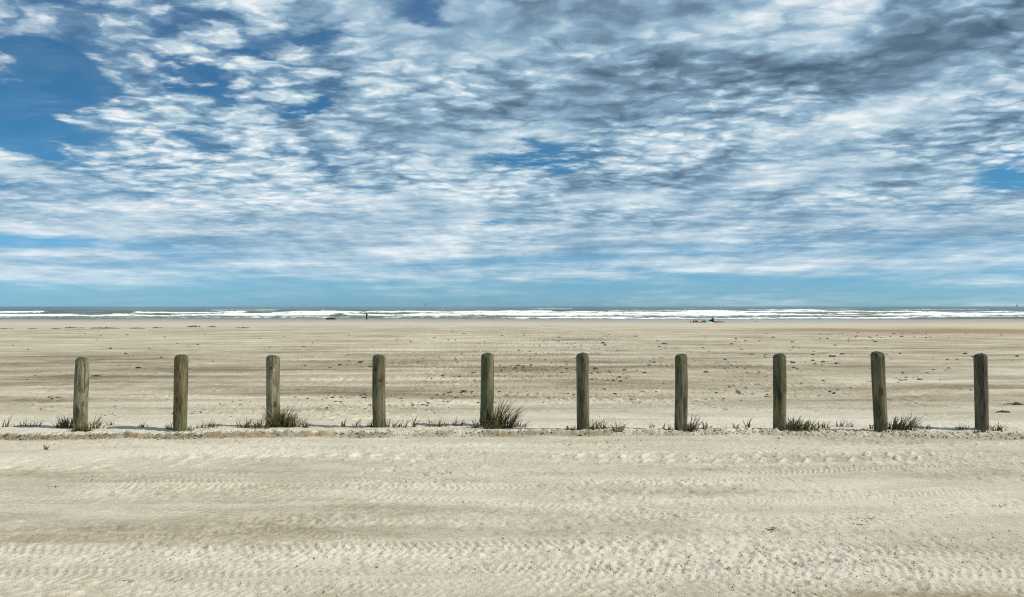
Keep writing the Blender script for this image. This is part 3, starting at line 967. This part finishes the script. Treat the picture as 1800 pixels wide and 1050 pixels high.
def rag(rs, cx, cy, cz, sx, sy, sz, V, F, n=7):
    """a small ragged lump"""
    b0 = len(V)
    a0 = rs.random() * 6.28
    for (rr, zz) in ((1.0, -.35), (.8, .45)):
        for k in range(n):
            a = a0 + 2 * math.pi * k / n
            q = rr * rs.uniform(.55, 1.2)
            V.append((cx + sx * q * math.cos(a), cy + sy * q * math.sin(a), cz + sz * (zz + rs.uniform(-.25, .25))))
    V.append((cx, cy, cz + sz * rs.uniform(.6, 1.0)))
    for k in range(n):
        k2 = (k + 1) % n
        F.append((b0 + k, b0 + k2, b0 + n + k2, b0 + n + k))
        F.append((b0 + n + k, b0 + n + k2, b0 + 2 * n))


def build_tuft(i, sp):
    px, py, wpx, hpx, n, lean, kind, label = sp
    zr = 0.065 if py < 765 else 0.0
    y0 = FPX * (CAMH - zr) / (py - HORY)
    x0 = (px - 900) / FPX * y0
    lo, hi = y0 - .5, y0 + .6
    for _ in range(16):
        y0 = (lo + hi) / 2
        x0 = (px - 900) / FPX * y0
        if CAMH - zat(x0, y0) > (py - HORY) / FPX * y0:
            lo = y0
        else:
            hi = y0
    sc = y0 / FPX
    W, Hh = wpx * sc, hpx * sc
    rs = random.Random(100 + i)
    V, F, T = [], [], []
    n = int(n * (2.9 if n >= 40 else 1.9)) + 2
    spread = .22 if n < 22 else .32
    HU = []
    for k in range(n):
        u = max(-.5, min(.5, rs.gauss(0, spread)))
        bx, by = u * W, rs.gauss(0, .07) * max(W, .08)
        edge = abs(u) / .6
        L = Hh * (rs.uniform(.55, 1.12) if rs.random() < .55 else rs.uniform(.25, .6)) * (1 - .35 * min(1, edge))
        ang = rs.uniform(0, 2 * math.pi)
        tilt = rs.uniform(.05, .45) if rs.random() < .8 else rs.uniform(.5, 1.1)
        lx = math.cos(ang) * tilt + lean * rs.uniform(.3, 1.0) + u * .5
        ly = math.sin(ang) * tilt
        wd = rs.uniform(.0030, .0068) * (1.2 if n < 15 else 1.0)
        fa = rs.uniform(0, math.pi)
        fx, fy = math.cos(fa) * wd, math.sin(fa) * wd
        cur = rs.uniform(.0, .9)
        b0 = len(V)
        z0 = zat(x0 + bx, y0 + by) if k % 4 == 0 else z0
        seg = 4
        tipf = rs.random()
        hv = rs.random()
        HU += [hv] * (2 * seg + 1)
        for j in range(seg):
            t = j / seg
            bend = t + cur * t * t
            X = bx + lx * L * .75 * bend * (0.6 + .4 * t)
            Yy = by + ly * L * .75 * bend * (0.6 + .4 * t)
            Z = z0 - .012 + L * (t - .16 * cur * t * t * (1 + lean))
            ww = 1 - .55 * t ** 2
            V += [(X - fx * ww, Yy - fy * ww, Z), (X + fx * ww, Yy + fy * ww, Z)]
            T += [tipf * t] * 2
        bend = 1 + cur
        V.append((bx + lx * L * .75 * bend, by + ly * L * .75 * bend, z0 - .012 + L * (1 - .16 * cur * (1 + lean))))
        T.append(tipf)
        for j in range(seg - 1):
            F.append((b0 + 2 * j, b0 + 2 * j + 1, b0 + 2 * j + 3, b0 + 2 * j + 2))
        F.append((b0 + 2 * seg - 2, b0 + 2 * seg - 1, b0 + 2 * seg))
    zc = zat(x0, y0)
    nb = len(V)
    rag(rs, 0, 0, zc - .008, max(W * .5, .03), max(W * .14, .025), .014, V, F, 9)      # litter trapped at the roots
    T += [.6] * (len(V) - nb)
    HU += [.9] * (len(V) - nb)
    V = [(a, b, c - zc) for a, b, c in V]
    o = mesh_obj('grass_tuft', V, F, {'d': G_DARK, 'b': G_BROWN, 'o': G_OLIVE}[kind])
    at = o.data.attributes.new('tip', 'FLOAT', 'POINT')
    at.data.foreach_set('value', T)
    at = o.data.attributes.new('hue', 'FLOAT', 'POINT')
    at.data.foreach_set('value', HU)
    o.location = (x0, y0, zc)
    tag(o, label, 'grass', 'grass tufts along the row of posts')


for i, sp in enumerate(TUFTS):
    build_tuft(i, sp)


# ------------------------------------------------------------------ scraps, clods and weed on the sand
M_WEED = simple_mat('dried_weed', (0.075, 0.055, 0.028), 0.9, 0.5, 20.0)
M_WEED2 = simple_mat('brown_weed', (0.15, 0.095, 0.045), 0.9, 0.45, 8.0)
M_CLOD = simple_mat('sand_clod', (0.37, 0.325, 0.25), 0.95, 0.3, 30.0)


def scraps():
    rs = random.Random(5)
    V, F = [], []
    CL = [(1000, 650, 130, 9, 60), (920, 645, 60, 6, 40), (1090, 660, 40, 10, 24), (740, 705, 120, 16, 90), (800, 690, 60, 8, 36),
          (1450, 625, 120, 8, 40), (1440, 640, 60, 8, 26), (330, 725, 60, 10, 20), (410, 715, 50, 8, 16), (200, 728, 40, 6, 12),
          (85, 702, 25, 4, 12), (70, 720, 30, 4, 8), (560, 720, 60, 14, 24), (620, 705, 50, 12, 20), (870, 690, 60, 6, 16),
          (1060, 668, 40, 4, 16), (1120, 690, 80, 10, 14), (1350, 690, 100, 14, 24), (1460, 690, 40, 10, 14), (1590, 665, 40, 6, 12),
          (620, 640, 60, 8, 16), (780, 665, 60, 5, 14), (900, 620, 700, 20, 60), (900, 700, 900, 40, 70), (900, 590, 900, 12, 90),
          (1600, 590, 300, 8, 60), (1200, 605, 400, 16, 60), (300, 640, 250, 30, 40), (1600, 640, 200, 30, 60)]
    for px, py, rx, ry, n in CL:
        for _ in range(n):
            y_ = py + rs.gauss(0, .6) * ry
            if y_ < 573:
                continue
            x, y = gpt(px + rs.gauss(0, .6) * rx, y_)
            if y < 11.3:
                continue
            s = (0.011 + 0.0021 * (y - 10)) * rs.uniform(.5, 1.5)
            s = min(s, .075) * rs.uniform(.35, 1.0) ** 1.5 * 1.5
            rag(rs, x, y, LOOK(x, y) + s * .10, s * rs.uniform(.6, 1.6), s * rs.uniform(.6, 1.5), s * .55, V, F, 6)
    for px, py in [(1357, 932), (1353, 934), (1360, 931), (1508, 914), (1516, 918), (1522, 912), (1530, 916), (1755, 888), (1762, 889), (1510, 926),
                   (1000, 786), (1210, 846), (740, 836), (760, 829), (785, 828), (150, 842), (90, 857), (600, 812), (525, 835), (800, 793),
                   (300, 1020), (220, 1023), (445, 790), (235, 786), (1190, 874)]:
        for _ in range(11):
            x, y = gpt(px + rs.gauss(0, 7), py + rs.gauss(0, 2.2))
            s = rs.uniform(.002, .0065)
            rag(rs, x, y, LOOK(x, y) + .002, s * rs.uniform(1, 2.4), s, s * .4, V, F, 6)
    o = mesh_obj('weed_scraps', V, F, M_WEED, smooth=False)
    o['kind'] = 'stuff'
    o['label'] = 'dark scraps of dried weed scattered over the sand'
    V, F = [], []
    for _ in range(3200):
        x = rs.uniform(-8.5, 8.5)
        yf = float(ridge_foot(np.array(x)))
        y = yf + abs(rs.gauss(0.02, .10)) - .03
        if rs.random() < .12:
            y = yf - abs(rs.gauss(0, .35))
        s = rs.uniform(.003, .009) * (1.8 if rs.random() < .16 else 1)
        rag(rs, x, y, LOOK(x, y) + s * .25, s * 1.2, s, s * .9, V, F, 6)
    W_, G_ = [], []
    for _ in range(900):
        x = rs.uniform(-8.5, 8.5)
        y = float(ridge_foot(np.array(x))) + abs(rs.gauss(.03, .16))
        if vnoise(x * .9, 4.4, 95) < -.15:
            continue
        s = rs.uniform(.003, .008)
        rag(rs, x, y, LOOK(x, y) + s * .3, s * rs.uniform(1, 3.0), s, s * .7, W_, G_, 6)
    w = mesh_obj('ridge_litter', W_, G_, M_WEED, smooth=False)
    w['kind'] = 'stuff'
    w['label'] = 'dark bits of dead grass caught in the low ridge'
    for px, py, rx, ry, a in LOOSE:
        for _ in range(int(rx * ry * a / 40)):
            x, y = gpt(px + rs.gauss(0, .62) * rx, min(1075, py + rs.gauss(0, .62) * ry))
            if y > float(ridge_foot(np.array(x))) or abs(x) > 9 or y < 4.2:
                continue
            s = rs.uniform(.003, .0075) * (1.7 if rs.random() < .1 else 1) * (.6 + .05 * y)
            rag(rs, x, y, LOOK(x, y) + s * .35, s * rs.uniform(.9, 1.6), s, s * 1.0, V, F, 5)
    o = mesh_obj('sand_clods', V, F, M_CLOD)
    o['kind'] = 'stuff'
    o['label'] = 'crumbs of sand along the low ridge and tyre tracks'


scraps()


def weed_clump(px, py, wpx, hpx, label, group, mat, seed):
    rs = random.Random(seed)
    x, y = gpt(px, py)
    sc = y / FPX
    W, Hh = wpx * sc, hpx * sc
    V, F = [], []
    zc = LOOK(x, y)
    n = 16
    for k in range(n):
        u = max(-.5, min(.5, rs.gauss(0, .26)))
        xx, yy = u * W, rs.gauss(0, .10) * W
        s = W * rs.uniform(.08, .2)
        rag(rs, xx, yy, LOOK(x + xx, y + yy) - zc + Hh * .1, s, s * .8, Hh * rs.uniform(.4, 1.0) * (1 - min(.8, abs(u))), V, F, 8)
    rag(rs, 0, 0, Hh * .05, W * .55, W * .32, Hh * .45, V, F, 12)
    o = mesh_obj('seaweed_clump', V, F, mat, smooth=False)
    o.location = (x, y, zc)
    tag(o, label, 'seaweed', group)


ORD = ['leftmost', 'second from the left', 'third from the left', 'fourth from the left', 'fifth from the left', 'sixth from the left', 'fifth from the right',
       'fourth from the right', 'third from the right', 'second from the right', 'rightmost']
for k, (px, py, w, h) in enumerate([(8, 579, 26, 2.2), (58, 579, 14, 2.6), (98, 578.5, 16, 2.4), (124, 576.5, 18, 2.6), (142, 577, 10, 2.2), (184, 577.5, 40, 3.2),
                                    (240, 577.5, 26, 2.4), (276, 577, 16, 3.0), (342, 575.5, 22, 3.4), (372, 575.5, 16, 3.0), (428, 577, 26, 2.6)]):
    weed_clump(px, py, w, h, 'brown seaweed on the tide line at the left, %s of its clumps' % ORD[k], 'seaweed clumps on the tide line', M_WEED2, 60 + k)
weed_clump(1786, 713, 28, 5, 'dark weed patch right of the last post, the one farther back', 'dark weed patches by the last post', M_WEED, 81)
weed_clump(1765, 726, 26, 4, 'dark weed patch right of the last post, the nearer one', 'dark weed patches by the last post', M_WEED, 82)
weed_clump(1328, 566, 4, 1.6, 'tiny dark weed scrap near the water, right of the seated person', None, M_WEED, 83)
weed_clump(1610, 586.5, 12, 2.0, 'dark weed lump beside the brown damp band at the right', None, M_WEED, 84)


# ------------------------------------------------------------------ people
def skin_figure(name, joints, edges, mats, assign, loc, rotz, sub=1):
    """joints: name -> (pos, radius); one continuous skinned body"""
    names = list(joints)
    me = bpy.data.meshes.new(name)
    me.from_pydata([joints[n][0] for n in names], [(names.index(a), names.index(b)) for a, b in edges], [])
    o = bpy.data.objects.new(name, me)
    COL.objects.link(o)
    sk = o.modifiers.new('skin', 'SKIN')
    sk.use_smooth_shade = True
    for i, n in enumerate(names):
        r = joints[n][1]
        k = 1.4 if n[-1] not in 'abc' and 'palm' not in n else 1.0
        r = tuple(q * k for q in r) if isinstance(r, tuple) else r * k
        me.skin_vertices[0].data[i].radius = (r, r) if not isinstance(r, tuple) else r
        me.skin_vertices[0].data[i].use_root = (i == 0)
    ss = o.modifiers.new('sub', 'SUBSURF')
    ss.levels = ss.render_levels = sub
    bpy.context.view_layer.update()
    dg = bpy.context.evaluated_depsgraph_get()
    m2 = bpy.data.meshes.new_from_object(o.evaluated_get(dg))
    o.modifiers.clear()
    o.data = m2
    m2.materials.clear()
    for m in mats:
        m2.materials.append(m)
    for p in m2.polygons:
        p.material_index = assign(p.center)
        p.use_smooth = True
    o.location = loc
    o.rotation_euler = (0, 0, rotz)
    return o


def hand_joints(J, E, wrist, pre, d, side, up):
    """palm and five fingers continuing the forearm direction d"""
    d = Vector(d).normalized()
    s = Vector(side).normalized()
    w = Vector(J[wrist][0])
    J[pre + 'palm'] = (tuple(w + d * .06), .026)
    E.append((wrist, pre + 'palm'))
    c = Vector(up).normalized() * -.018
    for k, (o, L) in enumerate([(-.03, .065), (-.01, .08), (.011, .075), (.031, .058)]):
        a = w + d * .10 + s * o
        J[pre + 'f%da' % k] = (tuple(a), .0095)
        J[pre + 'f%db' % k] = (tuple(a + d * L * .55), .0088)
        J[pre + 'f%dc' % k] = (tuple(a + d * L + c), .0075)
        E += [(pre + 'palm', pre + 'f%da' % k), (pre + 'f%da' % k, pre + 'f%db' % k), (pre + 'f%db' % k, pre + 'f%dc' % k)]
    J[pre + 'ta'] = (tuple(w + d * .05 - s * .045), .011)
    J[pre + 'tb'] = (tuple(w + d * .095 - s * .062), .009)
    E += [(pre + 'palm', pre + 'ta'), (pre + 'ta', pre + 'tb')]


M_SKIN = simple_mat('skin', (0.42, 0.25, 0.17), 0.6, 0.1)
M_BLACK = simple_mat('black_cloth', (0.012, 0.014, 0.018), 0.85, 0.3)
M_NAVY = simple_mat('navy_cloth', (0.016, 0.020, 0.040), 0.85, 0.3)
M_GREY = simple_mat('grey_cloth', (0.40, 0.42, 0.45), 0.85, 0.2)
M_HAIR = simple_mat('dark_hair', (0.018, 0.014, 0.012), 0.7, 0.3)
M_HAIRP = simple_mat('pale_hair', (0.42, 0.38, 0.32), 0.7, 0.2)


def head_extras(body, c, f, hairmat):
    """hair, nose, ears and eyes on a head at c facing f"""
    c, f = Vector(c), Vector(f).normalized()
    sd = f.cross(Vector((0, 0, 1))).normalized()
    bm = bmesh.new()
    bmesh.ops.create_uvsphere(bm, u_segments=16, v_segments=10, radius=0.108)
    for v in bm.verts:
        if v.co.z < 0 and v.co.dot(f) > -0.02:
            v.co *= .78
        if v.co.dot(f) > 0.07:
            v.co *= .86
    bmesh.ops.translate(bm, verts=bm.verts, vec=c - f * .012 + Vector((0, 0, .022)))
    bm_obj('hair', bm, hairmat, body)
    for nm, off, r, mt in [('nose', f * .105 + Vector((0, 0, -.02)), .016, M_SKIN), ('ear', sd * .09 + Vector((0, 0, -.01)), .022, M_SKIN), ('ear', -sd * .09 + Vector((0, 0, -.01)), .022, M_SKIN),
                           ('eye', f * .092 + sd * .032 + Vector((0, 0, .008)), .011, M_BLACK), ('eye', f * .092 - sd * .032 + Vector((0, 0, .008)), .011, M_BLACK)]:
        bm = bmesh.new()
        bmesh.ops.create_icosphere(bm, subdivisions=1, radius=r)
        bmesh.ops.translate(bm, verts=bm.verts, vec=c + off)
        bm_obj(nm, bm, mt, body)


def standing_person():
    x, y = gpt(644, 562)
    y = 188.0
    x = (644.5 - 900) / FPX * y
    z = LOOK(x, y)
    # local: faces -x (left in the photo), mid-stride, one arm held out in front
    J = {'pelvis': ((0, 0, .96), (.15, .12)), 'waist': ((-.01, 0, 1.10), (.145, .11)), 'chest': ((-.03, 0, 1.32), (.175, .13)), 'neckb': ((-.04, 0, 1.47), .085), 'neck': ((-.05, 0, 1.53), .058),
         'head': ((-.07, 0, 1.63), .10), 'crown': ((-.07, 0, 1.72), .075),
         'shl': ((-.03, -.19, 1.42), .07), 'ell': ((-.33, -.24, 1.36), .05), 'wrl': ((-.58, -.24, 1.20), .033),
         'shr': ((-.03, .19, 1.42), .07), 'elr': ((.14, .26, 1.17), .05), 'wrr': ((.24, .25, .93), .033),
         'hl': ((0, -.10, .90), .10), 'knl': ((-.06, -.10, .50), .068), 'anl': ((.02, -.10, .10), .045), 'tol': ((-.14, -.10, .04), .038),
         'hr': ((0, .10, .90), .10), 'knr': ((.03, .10, .50), .068), 'anr': ((.14, .10, .11), .045), 'tor': ((-.02, .10, .04), .038)}
    E = [('pelvis', 'waist'), ('waist', 'chest'), ('chest', 'neckb'), ('neckb', 'neck'), ('neck', 'head'), ('head', 'crown'),
         ('chest', 'shl'), ('shl', 'ell'), ('ell', 'wrl'), ('chest', 'shr'), ('shr', 'elr'), ('elr', 'wrr'),
         ('pelvis', 'hl'), ('hl', 'knl'), ('knl', 'anl'), ('anl', 'tol'), ('pelvis', 'hr'), ('hr', 'knr'), ('knr', 'anr'), ('anr', 'tor')]
    hand_joints(J, E, 'wrl', 'l', (-.25, 0, -.16), (0, 1, 0), (0, 0, 1))
    hand_joints(J, E, 'wrr', 'r', (.1, 0, -.24), (1, 0, .3), (0, 1, 0))

    def assign(c):
        if c.z > 1.50 or c.z < .12 or c.x < -.54 or (c.x > .2 and .7 < c.z < .95):
            return 1
        return 0
    o = skin_figure('person', J, E, [M_BLACK, M_SKIN], assign, (x, y, z), R(-8))
    tag(o, 'person in dark clothes standing at the water, one arm held out', 'person')
    head_extras(o, (-.075, 0, 1.65), (-1, 0, 0), M_HAIRP)


def seated_person():
    y = 133.0
    x = (1253.5 - 900) / FPX * y
    z = LOOK(x, y)
    J = {'pelvis': ((.10, 0, .13), (.17, .15)), 'waist': ((.10, 0, .32), (.16, .13)), 'chest': ((.02, 0, .54), (.18, .14)), 'neckb': ((-.05, 0, .68), .085), 'neck': ((-.07, 0, .73), .058),
         'head': ((-.10, 0, .83), .10), 'crown': ((-.10, 0, .92), .075),
         'shl': ((-.02, -.19, .62), .07), 'ell': ((-.22, -.25, .42), .05), 'wrl': ((-.43, -.14, .40), .033),
         'shr': ((-.02, .19, .62), .07), 'elr': ((-.22, .25, .42), .05), 'wrr': ((-.43, .14, .40), .033),
         'hl': ((.04, -.11, .12), .11), 'knl': ((-.38, -.13, .43), .075), 'anl': ((-.62, -.12, .08), .047), 'tol': ((-.80, -.12, .05), .038),
         'hr': ((.04, .11, .12), .11), 'knr': ((-.38, .13, .43), .075), 'anr': ((-.60, .12, .08), .047), 'tor': ((-.78, .12, .05), .038)}
    E = [('pelvis', 'waist'), ('waist', 'chest'), ('chest', 'neckb'), ('neckb', 'neck'), ('neck', 'head'), ('head', 'crown'),
         ('chest', 'shl'), ('shl', 'ell'), ('ell', 'wrl'), ('chest', 'shr'), ('shr', 'elr'), ('elr', 'wrr'),
         ('pelvis', 'hl'), ('hl', 'knl'), ('knl', 'anl'), ('anl', 'tol'), ('pelvis', 'hr'), ('hr', 'knr'), ('knr', 'anr'), ('anr', 'tor')]
    hand_joints(J, E, 'wrl', 'l', (-.2, .1, .0), (.4, 1, 0), (0, 0, 1))
    hand_joints(J, E, 'wrr', 'r', (-.2, -.1, .0), (.4, -1, 0), (0, 0, 1))

    def assign(c):
        if c.z > .70 or c.x < -.56:
            return 2
        if c.x > .06 and c.z > .28:
            return 1
        return 0
    o = skin_figure('person', J, E, [M_NAVY, M_GREY, M_SKIN], assign, (x, y, z), R(6))
    tag(o, 'person in dark clothes with a grey back, seated on the sand with knees up', 'person')
    head_extras(o, (-.105, 0, .85), (-1, 0, 0), M_HAIR)


standing_person()
seated_person()


# ------------------------------------------------------------------ beach things near the seated person
def place(px, dy=0.0, y=133.0):
    x = (px - 900) / FPX * (y + dy)
    return (x, y + dy, LOOK(x, y + dy))


def revolve(name, prof, mat, parent=None, n=24, cap=True):
    V, F = [], []
    for r, z in prof:
        for k in range(n):
            a = 2 * math.pi * k / n
            V.append((r * math.cos(a), r * math.sin(a), z))
    for j in range(len(prof) - 1):
        for k in range(n):
            F.append((j * n + k, j * n + (k + 1) % n, (j + 1) * n + (k + 1) % n, (j + 1) * n + k))
    if cap:
        F.append(tuple(reversed(range(n))))
    return mesh_obj(name, V, F, mat, parent)


def tube(name, pts, r, mat, parent=None, n=8):
    V, F = [], []
    P = [Vector(p) for p in pts]
    for i, p in enumerate(P):
        t = (P[min(i + 1, len(P) - 1)] - P[max(i - 1, 0)]).normalized()
        u = t.cross(Vector((.31, .94, .12))).normalized()
        w = t.cross(u)
        for k in range(n):
            a = 2 * math.pi * k / n
            V.append(tuple(p + (u * math.cos(a) + w * math.sin(a)) * r))
    for j in range(len(P) - 1):
        for k in range(n):
            F.append((j * n + k, j * n + (k + 1) % n, (j + 1) * n + (k + 1) % n, (j + 1) * n + k))
    F.append(tuple(range(n)))
    F.append(tuple((len(P) - 1) * n + k for k in reversed(range(n))))
    return mesh_obj(name, V, F, mat, parent)


def bucket(loc, h, r, col, label, rot=(0, 0, 0)):
    t = thing('bucket', label, 'bucket', loc)
    t.rotation_euler = rot
    m = simple_mat('bucket_plastic', col, 0.45, 0.1)
    revolve('bucket_body', [(r * .72, 0), (r * .75, .01), (r, h), (r * 1.08, h), (r * 1.08, h - .03), (r * .95, h - .02), (r * .7, .02), (0.002, .02)], m, t)
    tube('handle', [(r * math.cos(a), 0, h - .02 + r * .9 * math.sin(a)) for a in [math.pi * q / 12 for q in range(13)]], .012, m, t)


def ball(loc, r, col, label, panels=6):
    t = thing('beach_ball', label, 'ball', loc)
    m = simple_mat('ball_vinyl', col, 0.35, 0.1)
    m2 = simple_mat('ball_vinyl_pale', tuple(min(1, c * 1.5 + .06) for c in col), 0.35, 0.1)
    for p in range(panels):
        V, F = [], []
        for i in range(9):
            th = math.pi * (i + .02) / 8.04
            for k in range(6):
                a = 2 * math.pi * (p + (k / 5.0) * .985) / panels
                rr = r * (1 - .012 * (abs(k - 2.5) > 2))
                V.append((rr * math.sin(th) * math.cos(a), rr * math.sin(th) * math.sin(a), r * .97 + rr * math.cos(th)))
        for i in range(8):
            for k in range(5):
                F.append((i * 6 + k, (i + 1) * 6 + k, (i + 1) * 6 + k + 1, i * 6 + k + 1))
        mesh_obj('panel', V, F, m if p % 3 else m2, t)
    bm = bmesh.new()
    bmesh.ops.create_icosphere(bm, subdivisions=2, radius=r * .985)
    bmesh.ops.translate(bm, verts=bm.verts, vec=(0, 0, r * .97))
    bm_obj('bladder', bm, m, t)
    bm = bmesh.new()
    bmesh.ops.create_cone(bm, cap_ends=True, segments=10, radius1=r * .12, radius2=r * .09, depth=r * .06)
    bmesh.ops.translate(bm, verts=bm.verts, vec=(0, 0, r * 1.98))
    bm_obj('valve', bm, m2, t)


def bag(loc, sx, sy, sz, col, label, rotz=0.0):
    t = thing('beach_bag', label, 'bag', loc, rotz)
    m = simple_mat('bag_cloth', col, 0.85, 0.3)
    bm = bmesh.new()
    bmesh.ops.create_cube(bm, size=1.0)
    bmesh.ops.subdivide_edges(bm, edges=bm.edges[:], cuts=5, use_grid_fill=True)
    for v in bm.verts:
        p = v.co.copy()
        k = 1 - .22 * (p.z + .5) - .25 * (abs(p.x * p.y) * 4) ** 2
        n = .05 * math.sin(p.x * 9 + p.z * 7) + .04 * math.sin(p.y * 11 + p.x * 5)
        v.co = Vector((p.x * k * sx * (1 + n), p.y * k * sy * (1 + n), (p.z + .5) * sz * (1 - .18 * (2 * p.x) ** 2 * (p.z > 0))))
    bm_obj('bag_body', bm, m, t)
    for s_ in (-1, 1):
        tube('strap', [(sx * .28 * math.cos(a), s_ * sy * .22, sz * .9 + sz * .32 * math.sin(a)) for a in [math.pi * q / 10 for q in range(11)]], .014, m, t)


def cloth_heap(name, loc, sx, sy, sz, col, label, cat, seed):
    m = simple_mat(name + '_cloth', col, 0.9, 0.2)
    n = 22
    u = np.linspace(-1, 1, n)
    U, W = np.meshgrid(u, u)
    rr = np.clip(1 - (U ** 2 * .85 + W ** 2 * .85), 0, 1)
    Z = sz * (rr ** .6) * (.55 + .5 * fbm(U * 2.2, W * 2.2, 3, seed)) + .012 + .01 * fbm(U * 5, W * 5, 2, seed + 1)
    Xx = U * sx * .5 * (1 + .12 * fbm(U * 1.5, W * 1.5, 2, seed + 2))
    Yy = W * sy * .5 * (1 + .12 * fbm(U * 1.5 + 9, W * 1.5, 2, seed + 3))
    top = list(zip(Xx.ravel(), Yy.ravel(), np.maximum(Z, .012).ravel()))
    bot = [(a, b, c - .01) for a, b, c in top]
    F = []
    N = n * n
    for j in range(n - 1):
        for k in range(n - 1):
            q = (j * n + k, j * n + k + 1, (j + 1) * n + k + 1, (j + 1) * n + k)
            F.append(q)
            F.append(tuple(N + v for v in reversed(q)))
    rim = [k for k in range(n)] + [j * n + n - 1 for j in range(1, n)] + [(n - 1) * n + k for k in range(n - 2, -1, -1)] + [j * n for j in range(n - 2, 0, -1)]
    for a, b in zip(rim, rim[1:] + rim[:1]):
        F.append((b, a, N + a, N + b))
    o = mesh_obj(name, top + bot, F, m)
    o.location = loc
    tag(o, label, cat)
    return o


ball(place(1214.2, 0), .15, (0.42, 0.02, 0.02), 'small dark red ball, leftmost of the beach things by the seated person')
bag(place(1219.6, .2), .36, .26, .30, (0.05, 0.016, 0.012), 'dark brown bag behind the red bucket on the beach')
bucket(place(1224.3, -.2), .36, .24, (0.62, 0.03, 0.03), 'red bucket between the dark bag and the green ball on the beach')
bucket(place(1234.8, .3), .34, .19, (0.72, 0.58, 0.24), 'pale yellow bucket touching the left of the green ball')
ball(place(1239.2, 0), .29, (0.05, 0.42, 0.06), 'large bright green ball near the seated person')
cloth_heap('towel', place(1230.5, -.3), .85, .8, .16, (0.06, 0.055, 0.035), 'dark rumpled cloth lying left of the green ball', 'cloth', 41)
cloth_heap('towel', place(1245.5, -.5), .85, .8, .22, (0.55, 0.42, 0.56), 'lilac towel lying in front of the seated person', 'towel', 47)
cloth_heap('towel', place(1251.5, -.9), .7, .6, .10, (0.70, 0.70, 0.74), 'whitish towel at the feet of the seated person', 'towel', 53)
bag(place(1247.2, .9), .40, .3, .36, (0.04, 0.014, 0.035), 'dark purple bag just left of the seated person')
cloth_heap('sand_heap', place(1265, .3), 1.7, 1.3, .34, (0.16, 0.13, 0.085), 'low dark heap of dug sand right of the seated person', 'sand heap', 59)
cloth_heap('blanket', place(1257.6, -.2), 1.0, 1.0, .24, (0.012, 0.012, 0.013), 'black blanket crumpled behind the seated person', 'blanket', 61)


def dark_heap():
    y = 187.5
    x = (581.5 - 900) / FPX * y
    z = LOOK(x, y)
    t = thing('dark_heap', 'low black heap at the water left of the standing person', 'heap', (x, y, z))
    for k, (dx, w, h, dy) in enumerate([(-.9, .6, .50, .2), (-.35, .9, .62, 0), (.2, .8, .45, .1), (.70, .95, .56, -.1)]):
        rs = random.Random(70 + k)
        bm = bmesh.new()
        bmesh.ops.create_icosphere(bm, subdivisions=3, radius=1)
        for v in bm.verts:
            p = v.co.copy()
            n = .16 * math.sin(p.x * 4 + k) + .12 * math.sin(p.y * 5 + p.z * 4 + k * 2)
            v.co = Vector((dx + p.x * w * .5 * (1 + n), dy + p.y * w * .42 * (1 + n), max(-.03, p.z * h * (1 + n) * (.9 if p.z > 0 else .1))))
        bm_obj('lump', bm, M_BLACK, t)


dark_heap()


# ------------------------------------------------------------------ far platforms on the horizon
def platform(px, dist, hgt, wid, label):
    m = simple_mat('hazed_steel', (0.16, 0.30, 0.38), 0.7, 0.1, .05)  # bluish distance haze is put into the steel's base colour
    x = (px - 900) / FPX * dist
    t = thing('offshore_platform', label, 'platform', (x, dist, SEA_Z))
    deck = hgt * .34
    for sx in (-1, 1):
        for sy in (-1, 1):
            tube('leg', [(sx * wid * .55, sy * wid * .55, -8), (sx * wid * .42, sy * wid * .42, deck)], wid * .09, m, t)

    def box(name, a, b):
        V = [(X, Y, Z) for Z in (a[2], b[2]) for Y in (a[1], b[1]) for X in (a[0], b[0])]
        mesh_obj(name, V, [(0, 2, 3, 1), (4, 5, 7, 6), (0, 1, 5, 4), (2, 6, 7, 3), (0, 4, 6, 2), (1, 3, 7, 5)], m, t, smooth=False)
    box('deck', (-wid * .62, -wid * .62, deck + .05), (wid * .62, wid * .62, deck + hgt * .10))
    box('cabin', (-wid * .5, -wid * .3, deck + hgt * .101), (wid * .05, wid * .4, deck + hgt * .26))
    b0 = deck + hgt * .101
    for sx in (-1, 1):
        for sy in (-1, 1):
            tube('derrick_leg', [(wid * .25 + sx * wid * .2, sy * wid * .2, b0), (wid * .25 + sx * wid * .05, sy * wid * .05, hgt)], wid * .06, m, t)
    for q in range(4):
        f = (q + 1) / 5.0
        w_ = wid * (.2 - .15 * f) * 1.05
        zz = b0 + (hgt - b0) * f
        box('derrick_brace', (wid * .25 - w_, -w_, zz), (wid * .25 + w_, w_, zz + hgt * .02))


platform(747.5, 14000.0, 62.0, 20.0, 'tiny oil platform on the horizon right of the standing person')
platform(1787.5, 16000.0, 50.0, 22.0, 'tiny oil platform on the horizon at the far right')
